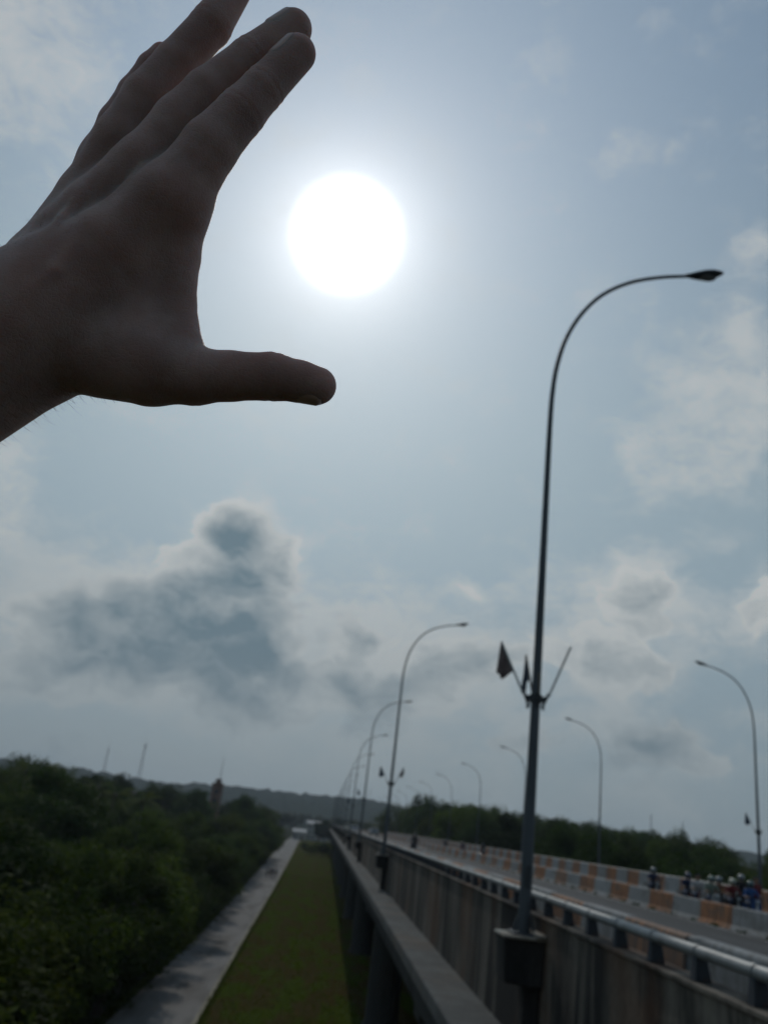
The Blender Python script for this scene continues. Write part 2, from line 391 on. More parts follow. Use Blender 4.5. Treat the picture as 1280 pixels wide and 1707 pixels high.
# ------------------------------------------------------------------ ground, frontage road, verge, hills
Y_END = 430.0
mg = bpy.data.materials.new('ground_scrub'); mg.use_nodes = True
T = NT(mg.node_tree); b_ = mg.node_tree.nodes['Principled BSDF']; b_.inputs['Roughness'].default_value = 0.95; b_.inputs['Specular IOR Level'].default_value = 0.0
p_ = T.n('ShaderNodeNewGeometry').outputs['Position']
n1 = T.noise(p_, 0.08, 6, 0.6)[0]; n2 = T.noise(p_, 0.9, 5, 0.6)[0]
c_ = T.mix(T.ramp(n1, 0.38, 0.62), (0.024, 0.034, 0.012), (0.034, 0.029, 0.017)); c_ = T.mix(T.ramp(n2, 0.4, 0.7, 0, 0.5), c_, (0.016, 0.022, 0.009))
T.put(b_.inputs['Base Color'], c_); MATS['ground_scrub'] = mg
g = MB(); g.add([(-9000, -9000, 0), (9000, -9000, 0), (9000, 9000, 0), (-9000, 9000, 0)], [[0, 1, 2, 3]])
tag(g.ob('ground', 'ground_scrub'), kind='structure')

def ribbon(name, L, Rr, z, material, ny=1):
    v = []; f = []
    for (xl, yl), (xr, yr) in zip(L, Rr): v += [(xl, yl, z), (xr, yr, z)]
    for i in range(len(L)-1): f.append([2*i, 2*i+1, 2*i+3, 2*i+2])
    return tag(ob(name, mesh_np(name, v, f, material)), kind='structure')
def interp(tab, y): return float(np.interp(y, [t[0] for t in tab], [t[1] for t in tab]))
ROAD_R = [(-60, -5.3), (0, -5.4), (52, -5.66), (90, -6.2), (150, -6.95), (256, -8.7), (446, -12.0), (740, -14.5)]
ROAD_L = [(-60, -9.9), (0, -9.85), (52, -9.85), (80, -9.95), (107, -10.45), (150, -11.6), (240, -13.7), (446, -18.0), (740, -22.0)]
ys = list(range(-60, 741, 8))
ribbon('frontage_road', [(interp(ROAD_L, y), y) for y in ys], [(interp(ROAD_R, y), y) for y in ys], 0.012, 'frontage_concrete')
# kerb along the verge side, a real step
kb = MB(); prev = None
for y in ys:
    x = interp(ROAD_R, y); q = [(x+0.01, y, 0.0), (x+0.01, y, 0.13), (x+0.22, y, 0.13), (x+0.22, y, 0.0)]
    if prev: kb.add(prev+q, [[0, 1, 5, 4], [1, 2, 6, 5], [2, 3, 7, 6]])
    prev = q
tag(kb.ob('kerb', 'kerb_paint'), kind='structure')
# verge between kerb and bridge
mv = bpy.data.materials.new('verge_turf'); mv.use_nodes = True
T = NT(mv.node_tree); b_ = mv.node_tree.nodes['Principled BSDF']; b_.inputs['Roughness'].default_value = 0.95; b_.inputs['Specular IOR Level'].default_value = 0.0
p_ = T.n('ShaderNodeNewGeometry').outputs['Position']
mp_ = T.n('ShaderNodeMapping'); T.put(mp_.inputs['Vector'], p_); mp_.inputs['Scale'].default_value = (0.55, 0.13, 1)
n1 = T.noise(mp_.outputs[0], 1.0, 6, 0.62)[0]; n2 = T.noise(p_, 2.2, 5, 0.65)[0]
c_ = T.mix(T.ramp(n1, 0.43, 0.55), (0.056, 0.076, 0.014), (0.068, 0.052, 0.023)); c_ = T.mix(T.ramp(n2, 0.42, 0.7, 0, 0.6), c_, (0.020, 0.028, 0.006))
T.put(b_.inputs['Base Color'], c_)
bp_ = T.n('ShaderNodeBump'); bp_.inputs['Strength'].default_value = 0.8; bp_.inputs['Distance'].default_value = 0.15; T.put(bp_.inputs['Height'], n2); mv.node_tree.links.new(bp_.outputs[0], b_.inputs['Normal'])
MATS['verge_turf'] = mv
ribbon('verge', [(interp(ROAD_R, y)+0.22, y) for y in ys], [(9.0, y) for y in ys], 0.006, 'verge_turf')

def grass_tufts():
    n = 26000
    y = 40+150*rng.random(n)**1.5; x0 = np.interp(y, [t[0] for t in ROAD_R], [t[1] for t in ROAD_R])+0.3
    x = x0+(4.4-x0)*rng.random(n)
    h = 0.07+0.16*rng.random(n)**2; a = rng.random(n)*2*np.pi; w = 0.02+0.03*rng.random(n)
    ne = 9000; y[:ne] = 42+160*rng.random(ne)**1.4
    xr_ = np.interp(y[:ne], [t[0] for t in ROAD_R], [t[1] for t in ROAD_R]); xl_ = np.interp(y[:ne], [t[0] for t in ROAD_L], [t[1] for t in ROAD_L]); side = rng.random(ne) < 0.4
    clump = 0.5+0.5*np.sin(y[:ne]*1.7)*np.sin(y[:ne]*0.53+1)
    x[:ne] = np.where(side, xr_+0.2+0.35*rng.random(ne)**2, xl_-0.5+1.1*clump*rng.random(ne)); h[:ne] = 0.10+0.30*rng.random(ne)**2
    lean = 0.5*h[:, None]*np.stack([np.cos(a*3.1), np.sin(a*3.1)], 1)
    v = np.zeros((n, 3, 3)); dx = np.cos(a)*w; dy = np.sin(a)*w
    v[:, 0] = np.stack([x-dx, y-dy, np.full(n, 0.0)], 1); v[:, 1] = np.stack([x+dx, y+dy, np.full(n, 0.0)], 1)
    v[:, 2] = np.stack([x+lean[:, 0], y+lean[:, 1], h], 1)
    return mesh_np('grass', v.reshape(-1, 3), np.arange(3*n).reshape(-1, 3), 'leaf_c')
tag(ob('grass', grass_tufts()), 'short patchy grass growing on the verge beside the bridge', 'grass', kind='stuff')

def hills():
    m = bpy.data.materials.new('hill_forest'); m.use_nodes = True
    T = NT(m.node_tree); b = m.node_tree.nodes['Principled BSDF']; b.inputs['Roughness'].default_value = 1.0; b.inputs['Specular IOR Level'].default_value = 0.0
    p = T.n('ShaderNodeNewGeometry').outputs['Position']
    c = T.mix(T.ramp(T.noise(p, 0.02, 7, 0.65)[0], 0.4, 0.65), (0.012, 0.020, 0.012), (0.020, 0.029, 0.016)); T.put(b.inputs['Base Color'], c)
    MATS['hill_forest'] = m
    na, nr = 500, 34
    az = np.linspace(R(-85), R(85), na); rr = np.linspace(1050, 3300, nr)
    def ridge(a):   # slow swells plus ragged tree line
        return 58+5*np.sin(a*7+0.7)+4*np.sin(a*17+2.0)+3*np.sin(a*41)
    v = []
    for j, r_ in enumerate(rr):
        t = (r_-1050)/(1900-1050)
        prof = 0.5-0.5*math.cos(math.pi*min(1, t)) if t < 1 else max(0.0, 1-0.35*(t-1))
        for i, a in enumerate(az):
            hgt = (ridge(a)*(r_/1900 if t < 1 else 1))*prof+rng.normal(0, 2.2)*min(1, t*3+0.1)
            v.append((math.sin(a)*r_, math.cos(a)*r_, max(-2, hgt)-0.5))
    f = [[j*na+i, j*na+i+1, (j+1)*na+i+1, (j+1)*na+i] for j in range(nr-1) for i in range(na-1)]
    return tag(ob('hills', mesh_np('hills', v, f, 'hill_forest')), kind='structure')
hills()

# ------------------------------------------------------------------ viaduct
ZL = 8.34; ZW = 10.12; DK = 9.45; DK2 = 9.25        # ledge top, wall top, carriageway levels
XC = 12.6                                            # axis of the bridge
via = empty('viaduct', (12.6, 0, 0)); tag(via, 'long concrete road viaduct with stained parapet wall and narrow outer ledge', 'bridge')
def V(x): return x-12.6                              # world X -> viaduct's own X
Y0 = -36.0
def mir(prof): return [(25.2-x, z) for x, z in prof][::-1]
PANEL = 9.98; npan = 40
pw = [(3.2, ZL+0.002), (3.2, ZW-0.05), (3.17, ZW-0.04), (3.17, ZW), (3.49, ZW), (3.49, 8.9), (3.5, ZL+0.002)]
me_wall = MB().prism([(V(x), z) for x, z in pw], 0, PANEL-0.02).mesh('wall_panel', 'parapet_concrete', bevel=0.006)
me_wall2 = MB().prism([(V(x), z) for x, z in mir(pw)], 0, PANEL-0.02).mesh('wall_panel', 'parapet_concrete', bevel=0.006)
lg = [(2.31, ZL-0.26), (2.31, ZL-0.02), (2.33, ZL), (3.6, ZL), (3.6, ZL-0.26)]
me_ledge = MB().prism([(V(x), z) for x, z in lg], 0, PANEL-0.012).mesh('ledge_slab', 'ledge_concrete')
me_ledge2 = MB().prism([(V(x), z) for x, z in mir(lg)], 0, PANEL-0.012).mesh('ledge_slab', 'ledge_concrete')
for i in range(npan+6):
    y = Y0+i*PANEL
    if y > Y_END: break
    ob('wall_panel', me_wall, via, (0, y, 0)); ob('ledge_slab', me_ledge, via, (0, y, 0))
    ob('wall_panel', me_wall2, via, (0, y, 0)); ob('ledge_slab', me_ledge2, via, (0, y, 0))
dk = MB().box(V(3.51), V(12.3), Y0, Y_END, 9.15, DK-0.004).box(V(12.9), V(21.69), Y0, Y_END, 8.95, DK2-0.004).box(V(12.3), V(12.9), Y0, Y_END, 8.98, DK-0.01)
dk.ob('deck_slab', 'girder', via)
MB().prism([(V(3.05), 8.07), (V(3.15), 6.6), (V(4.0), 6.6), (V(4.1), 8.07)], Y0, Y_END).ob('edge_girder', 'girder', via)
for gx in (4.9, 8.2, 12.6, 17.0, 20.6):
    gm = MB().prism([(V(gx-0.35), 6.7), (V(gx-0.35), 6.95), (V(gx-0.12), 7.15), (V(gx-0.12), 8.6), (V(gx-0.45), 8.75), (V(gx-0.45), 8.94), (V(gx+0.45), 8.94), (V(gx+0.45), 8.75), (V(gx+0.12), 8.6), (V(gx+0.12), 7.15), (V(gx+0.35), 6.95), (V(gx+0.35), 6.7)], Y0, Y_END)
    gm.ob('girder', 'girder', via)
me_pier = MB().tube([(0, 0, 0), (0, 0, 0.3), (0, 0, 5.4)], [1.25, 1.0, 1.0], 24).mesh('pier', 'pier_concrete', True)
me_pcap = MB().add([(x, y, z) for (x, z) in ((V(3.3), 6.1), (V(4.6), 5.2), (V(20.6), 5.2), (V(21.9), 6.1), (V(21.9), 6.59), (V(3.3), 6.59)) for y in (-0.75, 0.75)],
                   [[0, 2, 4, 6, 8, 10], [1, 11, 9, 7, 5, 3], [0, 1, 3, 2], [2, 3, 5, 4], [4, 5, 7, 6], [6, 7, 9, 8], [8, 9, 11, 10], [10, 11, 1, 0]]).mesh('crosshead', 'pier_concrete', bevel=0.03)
me_drain = MB().tube([(0, 0, 8.06), (0, 0, 7.7), (0.5, 0.0, 7.3), (1.2, 0.15, 6.9)], 0.09, 8).mesh('drain_pipe', 'cap_concrete', True)
for k in range(-1, 15):
    y = 27.0+30*k
    ob('crosshead', me_pcap, via, (0, y, 0))
    for px in (4.9, 12.6, 19.8): ob('pier', me_pier, via, (V(px), y, 0))
    ob('drain_pipe', me_drain, via, (V(2.75), y+1.2, 0))
# posts and pipe rail on top of both parapets
RZ = 10.345
me_post = MB().add([(-0.055, -0.06, 0), (0.09, -0.06, 0), (0.09, 0.06, 0), (-0.055, 0.06, 0), (-0.04, -0.042, RZ-ZW), (0.05, -0.042, RZ-ZW), (0.05, 0.042, RZ-ZW), (-0.04, 0.042, RZ-ZW)],
                   [[0, 1, 5, 4], [1, 2, 6, 5], [2, 3, 7, 6], [3, 0, 4, 7], [4, 5, 6, 7], [0, 3, 2, 1]]).mesh('rail_post', 'post_iron', bevel=0.008)
me_pipe = MB().tube([(0, 0.006, 0), (0, 1.014, 0)], 0.052, 14).tube([(0, -0.02, 0), (0, 0.03, 0)], 0.060, 14).mesh('rail_pipe', 'rail_steel', True)
POST0, DP = 6.715, 1.02
for side, X in ((0, 3.30), (1, 21.90)):
    n_one = 130 if side == 0 else 110
    lo = -12 if side == 0 else 6
    for i in range(lo, n_one):
        y = POST0+DP*i
        ob('rail_post', me_post, via, (V(X), y, ZW)); ob('rail_pipe', me_pipe, via, (V(X), y, RZ))
    y1 = POST0+DP*n_one
    far = MB().tube([(V(X), y1, RZ), (V(X), Y_END, RZ)], 0.052, 8)
    y = y1
    while y < Y_END: far.box(V(X)-0.06, V(X)+0.06, y-0.06, y+0.06, ZW, RZ); y += DP
    tag(far.ob('far_railing', 'rail_steel', via), kind='stuff')
# lamp corbels on the outside of the wall
LAMP_L = [12.8+30*k for k in range(0, 13)]
LAMP_R = [44.5, 71.0, 99.0, 128.5, 158.5]+[188.5+29*k for k in range(7)]
me_corb = MB().prism([(-0.33, -0.02), (0.235, -0.02), (0.235, -0.58), (0.06, -0.60), (-0.30, -0.56)], -0.30, 0.30).mesh('lamp_corbel', 'corbel_shaded', bevel=0.02)
me_ccap = MB().box(-0.35, 0.235, -0.34, 0.34, -0.019, 0.02).box(0.10, 0.234, -0.40, 0.40, 0.021, 0.07).mesh('corbel_cap', 'cap_concrete', bevel=0.01)  # pale cap colour puts the sunlight on the corbel's top into the concrete
me_cpil = MB().box(0.0, 0.229, -0.12, 0.12, -2.81+1.16, -0.61).mesh('streak_rib', 'corbel_shaded', bevel=0.012)  # rib stands in for the dark drain streak and conduit below the corbel
CZ = 11-1.16
for side, LY in ((0, LAMP_L), (1, LAMP_R)):
    for y in LY:
        X, rz = (2.965, 0) if side == 0 else (22.235, math.pi)
        c = ob('lamp_corbel', me_corb, via, (V(X), y, CZ), (0, 0, rz)); ob('corbel_cap', me_ccap, c); ob('streak_rib', me_cpil, c)

# ---- carriageways
def sheet(name, x0, x1, y0, y1, z, material, n=60):
    L = [(x0, y0+(y1-y0)*i/n) for i in range(n+1)]; Q = [(x1, y0+(y1-y0)*i/n) for i in range(n+1)]
    return ribbon(name, L, Q, z, material)
sheet('carriageway', 3.9, 12.3, Y0, Y_END, DK, 'asphalt'); sheet('carriageway', 12.9, 21.3, Y0, Y_END, DK2, 'asphalt')
mat('line_paint', (0.30, 0.30, 0.28), 0.8, dark=(0.09, 0.09, 0.09), scale=1.5, lo=0.45, hi=0.6)
sheet('edge_line', 11.85, 11.97, Y0, Y_END, DK+0.004, 'line_paint'); sheet('edge_line', 4.45, 4.57, Y0, Y_END, DK+0.004, 'line_paint')
sheet('edge_line', 13.2, 13.32, Y0, Y_END, DK2+0.004, 'line_paint')

# ---- painted concrete safety barriers, one child per painted block
def barrier(name, label, prof, blk, y_first, y_last, n_far, first_orange):
    root = empty(name, (0, 0, 0)); tag(root, label, 'barrier')
    mw = MB().prism(prof, 0.004, blk-0.004).mesh('barrier_block', 'white_paint', bevel=0.012)
    mo = MB().prism(prof, 0.004, blk-0.004).mesh('barrier_block', 'orange_paint', bevel=0.012)
    i = 0; y = y_first
    while y < y_last and i < 290:
        o = ob('barrier_block', mo if (i % 2 == 0) == first_orange else mw, root, (random.uniform(-.018, .018), y+random.uniform(-.01, .01), random.uniform(-.012, .004)), (0, 0, random.uniform(-.0006, .0006)))
        y += blk; i += 1
    if y < Y_END:
        a = MB(); 
        while y < Y_END: a.prism(prof, y, min(Y_END, y+blk-0.01)); y += blk
        tag(a.ob('far_blocks', 'white_paint', root), kind='stuff')
    return root
def nj(xc, z0, z1, wb, wt): return [(xc-wb/2, z0), (xc-wb/2, z0+0.07), (xc-wt/2-0.05, z0+0.33), (xc-wt/2, z1-0.02), (xc-wt/2+0.02, z1), (xc+wt/2-0.02, z1), (xc+wt/2, z1-0.02), (xc+wt/2+0.05, z0+0.33), (xc+wb/2, z0+0.07), (xc+wb/2, z0)]
barrier('crash_barrier', 'orange and white barrier directly behind the pipe railing, nearest the camera', nj(3.76, DK-0.003, 10.385, 0.46, 0.17), 1.78, 8.9-1.78*10, 300, 0, True)
barrier('crash_barrier', 'orange and white median barrier between the two carriageways', nj(12.6, DK2-0.003, 10.08, 0.62, 0.20), 2.27, 26.75-2.27*16, 400, 0, True)
barrier('crash_barrier', 'orange and white barrier at the far edge below the woods', nj(21.44, DK2-0.003, 10.385, 0.46, 0.17), 2.27, 27.6-2.27*6, 400, 0, True)

def weeds():
    n = 900; y = 14+90*rng.random(n); base = np.floor(y/1.7)*1.7+rng.normal(0, 0.18, n); x = 12.22-0.16*rng.random(n)
    hh = 0.05+0.10*rng.random(n); a = rng.random(n)*6.28; w = 0.015+0.02*rng.random(n)
    v = np.zeros((n, 3, 3)); z = np.full(n, DK)
    v[:, 0] = np.stack([x-np.cos(a)*w, base-np.sin(a)*w, z], 1); v[:, 1] = np.stack([x+np.cos(a)*w, base+np.sin(a)*w, z], 1)
    v[:, 2] = np.stack([x+np.cos(a*2)*hh*0.6, base+np.sin(a*2)*hh*0.6, z+hh], 1)
    return mesh_np('weeds', v.reshape(-1, 3), np.arange(3*n).reshape(-1, 3), 'leaf_b')
tag(ob('weeds', weeds()), 'small dark weeds along the foot of the median barrier', 'weeds', kind='stuff')

# ------------------------------------------------------------------ street lamps
ARM = [(0.0, 0.04), (0.0, 2.0), (0.0, 4.0), (0.0, 6.0), (0.0, 8.0), (0.02, 8.75), (0.08, 9.3), (0.22, 9.87), (0.48, 10.43), (0.86, 10.92), (1.37, 11.28), (1.95, 11.50), (2.49, 11.62)]
RAD = [0.092, 0.080, 0.068, 0.057, 0.047, 0.044, 0.042, 0.040, 0.039, 0.037, 0.036, 0.034, 0.032]
def smooth_path(pts, rad, n=4):
    out = []; ro = []
    P = [Vector((a, 0, b)) for a, b in pts]
    for i in range(len(P)-1):
        p0, p1, p2, p3 = P[max(0, i-1)], P[i], P[i+1], P[min(len(P)-1, i+2)]
        for k in range(n):
            t = k/n
            out.append(0.5*((2*p1)+(p2-p0)*t+(2*p0-5*p1+4*p2-p3)*t*t+(3*p1-p0-3*p2+p3)*t**3)); ro.append(rad[i]+(rad[i+1]-rad[i])*t)
    out.append(P[-1]); ro.append(rad[-1])
    return out, ro
pp, pr = smooth_path(ARM, RAD)
me_pole = MB().tube(pp, pr, 14).mesh('lamp_pole', 'lamp_steel', True)
me_plate = MB().box(-0.19, 0.19, -0.19, 0.19, 0.02, 0.05).prism([(-0.16, 0.051), (-0.10, 0.30), (-0.105, 0.051)], -0.012, 0.012).prism([(0.16, 0.051), (0.10, 0.30), (0.105, 0.051)], -0.012, 0.012).mesh('base_plate', 'lamp_steel')
def lum_mesh():
    st = [(0, .040, .040, 0), (.08, .055, .05, 0), (.2, .10, .07, .005), (.36, .145, .085, .012), (.52, .14, .08, .02), (.66, .09, .05, .035), (.74, .03, .018, .05)]
    v = []; f = []; n = 12
    for x, w, h, dz in st:
        for k in range(n):
            a = 2*math.pi*k/n; v.append((2.45+x, w*math.cos(a), 11.62+x*0.17+dz+(h*math.sin(a) if math.sin(a) > 0 else h*0.75*math.sin(a))))
    for i in range(len(st)-1):
        for k in range(n): f.append([i*n+k, i*n+(k+1) % n, (i+1)*n+(k+1) % n, (i+1)*n+k])
    f += [list(range(n))[::-1], list(range((len(st)-1)*n, len(st)*n))]
    return MB().add(v, f).mesh('lamp_head', 'lamp_head', True)
me_head = lum_mesh()
me_lens = MB().ellipsoid((2.87, 0, 11.64), (0.17, 0.10, 0.03), 14, 6).mesh('lens', 'lamp_glass', True)
BZ = 3.30     # height of the flag bracket above the foot of the pole
me_brk = MB().tube([(0, 0, BZ-0.06), (0, 0, BZ+0.06)], 0.10, 14).box(-0.16, 0.16, -0.02, 0.02, BZ-0.04, BZ+0.045).box(-0.02, 0.02, -0.16, 0.16, BZ-0.039, BZ+0.044).mesh('flag_bracket', 'lamp_head')
def sock(a):
    c, s_ = math.cos(a), math.sin(a)
    return MB().tube([(0.10*c, 0.10*s_, BZ-0.13), (0.155*c, 0.155*s_, BZ+0.0), (0.20*c, 0.20*s_, BZ+0.10)], 0.022, 8)
me_sock = [sock(a).mesh('flag_socket', 'lamp_head') for a in (0, math.pi/2, math.pi, -math.pi/2)]
me_strap = MB().tube([(0.125, 0, BZ-0.16), (0.12, 0, BZ-0.07)], 0.02, 6).tube([(-0.125, 0, BZ-0.16), (-0.12, 0, BZ-0.07)], 0.02, 6).mesh('lug', 'rail_steel')
me_door = MB().box(-0.045, 0.045, -0.1, -0.084, 0.62, 0.92).box(-0.008, 0.008, -0.106, -0.101, 0.75, 0.79).mesh('access_door', 'lamp_head', bevel=0.004)
def make_lamp(x, y, rz, label, group, bracket):
    L = empty('street_lamp', (x, y, CZ), rz); tag(L, label, 'street lamp', group)
    ob('lamp_pole', me_pole, L); ob('base_plate', me_plate, L)
    ob('access_door', me_door, L)
    h = ob('lamp_head', me_head, L); ob('lens', me_lens, h)
    if bracket:
        b = ob('flag_bracket', me_brk, L)
        for m in me_sock: ob('flag_socket', m, b)
        ob('lug', me_strap, b)
    return L
ORD = ['nearest', 'second', 'third', 'fourth', 'fifth', 'sixth', 'seventh', 'eighth', 'ninth', 'tenth', 'eleventh', 'twelfth', 'thirteenth']
for k, y in enumerate(LAMP_L):
    lab = 'tall curved street lamp closest to the camera, its pole crossing the whole railing' if k == 0 else '%s curved street lamp of the row along the near parapet' % ORD[k]
    make_lamp(2.965, y, 0, lab, 'street lamps along the near parapet', k < 5)
for k, y in enumerate(LAMP_R):
    make_lamp(22.235, y, math.pi, '%s curved street lamp of the row along the far parapet' % ORD[k], 'street lamps along the far parapet', k < 4)

# flags and bare sticks standing in the brackets
mat('flag_red', (0.17, 0.125, 0.115), 0.85, var=0.4, scale=6); mat('flag_white', (0.34, 0.28, 0.25), 0.85, var=0.2, scale=6)
mat('flag_blue', (0.05, 0.07, 0.11), 0.85, var=0.3, scale=6); mat('stick', (0.42, 0.43, 0.42), 0.6, var=0.3, scale=5); mat('stick_wood', (0.16, 0.13, 0.10), 0.7, var=0.3, scale=5)
def flag(loc, az, tilt, length, cloth, label, drop=0.5, stickm='stick', group=None):
    """stick leaning out from the pole; cloth hangs from its upper half"""
    F_ = empty('flag', loc); tag(F_, label, 'flag', group)
    d = Vector((math.cos(az)*math.sin(tilt), math.sin(az)*math.sin(tilt), math.cos(tilt)))
    MB().tube([Vector((0, 0, 0)), d*length], 0.017, 8).ob('flag_stick', stickm, F_)
    if cloth:
        out = Vector((math.cos(az), math.sin(az), 0)); side = Vector((-out.y, out.x, 0)); v = []; f = []; nu, nv = 9, 12
        for i in range(nu):
            s_ = i/(nu-1); top = d*length*(0.42+0.56*s_)
            for j in range(nv):
                t = j/(nv-1); dp = drop*t*(0.25+0.75*s_)*(1+0.08*math.sin(5*s_))
                v.append(top+out*(0.018+0.13*t*(1-s_)+0.03*t*s_)-Vector((0, 0, dp))+side*(0.035*math.sin(9*s_+2*t)*(0.3+t)))
        for i in range(nu-1):
            for j in range(nv-1): f.append([i*nv+j, i*nv+j+1, (i+1)*nv+j+1, (i+1)*nv+j])
        me = mesh_np('cloth', v, f, cloth, True); o = ob('cloth', me, F_)
        sm = o.modifiers.new('thickness', 'SOLIDIFY'); sm.thickness = 0.004
    return F_
def sockpos(x, y, a): return (x+0.20*math.cos(a), y+0.20*math.sin(a), CZ+BZ+0.06)
yl = LAMP_L[0]
flag(sockpos(2.965, yl, math.pi), math.pi, R(27), 0.86, 'flag_red', 'brown drooping flag leaning left from the nearest lamp pole', 0.52)
flag(sockpos(2.965, yl, math.pi/2), math.pi*0.62, R(20), 0.74, 'flag_blue', 'narrow dark furled flag beside the nearest lamp pole', 0.62, 'stick_wood')
flag(sockpos(2.965, yl, 0), 0.0, R(21), 0.88, None, 'bare pale flag stick leaning right from the nearest lamp pole')
flag(sockpos(2.965, yl, -math.pi/2), math.pi*1.35, R(10), 0.30, None, 'short bare stub stick in the nearest lamp bracket', stickm='stick_wood')
for k in (1, 2, 3):
    y = LAMP_L[k]; o_ = ORD[k]
    flag(sockpos(2.965, y, math.pi), math.pi, R(30), 0.8, 'flag_blue', 'dark drooping flag leaning left from the %s lamp of the near row' % o_, 0.5)
    flag(sockpos(2.965, y, 0), 0.0, R(24), 0.85, 'flag_white' if k == 1 else None, 'pale flag leaning right from the %s lamp of the near row' % o_ if k == 1 else 'bare stick leaning right from the %s lamp of the near row' % o_, 0.3)
flag(sockpos(22.235, LAMP_R[0], math.pi), math.pi, R(28), 0.95, 'flag_blue', 'dark drooping flag leaning left from the nearest lamp of the far row', 0.6)

# ------------------------------------------------------------------ trees
def crown_mesh(name, seed, rx, rz, nclump, nleaf, lsize, material, zc):
    """leaves spread over many uneven clumps"""
    g = np.random.default_rng(seed)
    d = g.normal(size=(nclump, 3)); d /= np.linalg.norm(d, axis=1)[:, None]; d[:, 2] = np.where(d[:, 2] < -0.25, d[:, 2]*0.75-0.1, d[:, 2])
    rad = (0.45+0.5*g.random(nclump)**0.6)[:, None]
    cen = d*rad*np.array([rx, rx, rz])*(0.8+0.3*g.random((nclump, 1)))
    cr = rx*(0.20+0.20*g.random(nclump))
    which = g.integers(0, nclump, nleaf)
    q = g.normal(size=(nleaf, 3)); q /= np.linalg.norm(q, axis=1)[:, None]
    rr = (0.55+0.55*g.random(nleaf))
    p = cen[which]+q*(cr[which]*rr)[:, None]*np.array([1, 1, 0.8])
    p[:, 2] += zc
    # leaf plane: tilted, roughly facing out and up
    nrm = q*0.7+np.array([0, 0, 0.6])+g.normal(size=(nleaf, 3))*0.55; nrm /= np.linalg.norm(nrm, axis=1)[:, None]
    t = np.cross(nrm, g.normal(size=(nleaf, 3))); t /= np.linalg.norm(t, axis=1)[:, None]; s = np.cross(nrm, t)
    L = lsize*(0.6+0.8*g.random(nleaf))[:, None]; Wd = L*0.42
    v = np.stack([p-t*L*0.5, p+s*Wd*0.5+nrm*L*0.06, p+t*L*0.5-nrm*L*0.08, p-s*Wd*0.5+nrm*L*0.06], 1).reshape(-1, 3)
    return mesh_np(name, v, np.arange(4*nleaf).reshape(-1, 4), material), cen+np.array([0, 0, zc])
def trunk_mesh(seed, h, r0_, cen):
    g = random.Random(seed); m = MB()
    bend = [(g.uniform(-.25, .25), g.uniform(-.25, .25)) for _ in range(5)]
    pts = [(bend[i][0]*i/2, bend[i][1]*i/2, h*i/4) for i in range(5)]
    m.tube(pts, [r0_*1.25, r0_, r0_*0.85, r0_*0.7, r0_*0.4], 8)
    for c in list(cen)[:9]:
        z0 = h*g.uniform(0.45, 0.85); i = min(3, int(z0/h*4)); a = Vector(pts[i]).lerp(Vector(pts[i+1]), z0/h*4-i)
        mid = a.lerp(Vector(c), 0.5)+Vector((0, 0, 0.25))
        m.tube([a, mid, Vector(c)], [r0_*0.42, r0_*0.28, r0_*0.1], 5)
    return m.mesh('trunk', 'bark', True)
KINDS = []
for s_, (rx, rz, zc, nc, nl, ls, mt, th) in enumerate([
        (3.1, 3.3, 4.6, 60, 12000, 0.25, 'leaf_a', 5.2), (2.7, 3.5, 4.7, 54, 11000, 0.24, 'leaf_b', 5.4),
        (3.5, 3.1, 4.3, 66, 13000, 0.25, 'leaf_c', 5.0), (2.9, 3.4, 4.6, 56, 11500, 0.26, 'leaf_b', 5.2), (3.2, 3.6, 4.7, 58, 12000, 0.24, 'leaf_a', 5.4)]):
    cm, cen = crown_mesh('crown', 100+s_, rx, rz, nc, nl, ls, mt, zc)
    KINDS.append((cm, trunk_mesh(s_, th, 0.20, cen)))
def tree(x, y, h, label, group, kind=None, wide=1.0, name='broadleaf_tree'):
    k = random.randrange(len(KINDS)) if kind is None else kind
    o = empty(name, (x, y, 0), random.uniform(0, 6.28)); s_ = h/8.0
    if name == 'broadleaf_tree': label = ('bright green ', 'very dark green ', 'yellowish green ', 'dark green ', 'mid green ')[k]+label
    o.scale = (s_*wide, s_*wide, s_); tag(o, label, 'bush' if name == 'bush' else 'tree', group)
    ob('trunk', KINDS[k][1], o); ob('crown', KINDS[k][0], o)
    return o
def scatter(n, xr, yr, mind, ok):
    out = []; tries = 0
    while len(out) < n and tries < 60000:
        tries += 1
        x = random.uniform(*xr); y = random.uniform(*yr)
        if not ok(x, y): continue
        if all((x-a)**2+(y-b)**2 > (mind*(1+y/260))**2 for a, b in out): out.append((x, y))
    return out
# roadside row whose crowns lean over the frontage road
y = 22.0
while y < 250:
    xl = interp(ROAD_L, y)
    h = random.uniform(6.8, 8.4)+max(0, y-150)*0.02
    tree(xl-random.uniform(0.7, 2.0), y, h, 'tree at the front edge of the left wood, overhanging the frontage road', 'roadside trees overhanging the frontage road', wide=random.uniform(1.05, 1.35))
    y += random.uniform(4.8, 7.0)*(1+y/400)
# wood behind them
def okL(x, y): return x < interp(ROAD_L, y)-5.0 and x > -0.46*y-12
for x, y in scatter(140, (-115, -14), (18, 235), 5.3, okL):
    h = random.choice((6.6, 7.4, 8.2, 9.4))+random.uniform(-.4, .4)+max(0, y-110)*0.03+(0.8 if x < -45 else 0)+(3.2 if (x < -0.24*y and 80 < y < 170) else 0)
    if y > 150 and (-0.182 < x/y < -0.148 or -0.145 < x/y < -0.108): h = min(h, 8.8)
    tree(x, y, h, 'tree inside the dense left wood behind the roadside row', 'trees of the left wood', wide=random.uniform(0.95, 1.25))
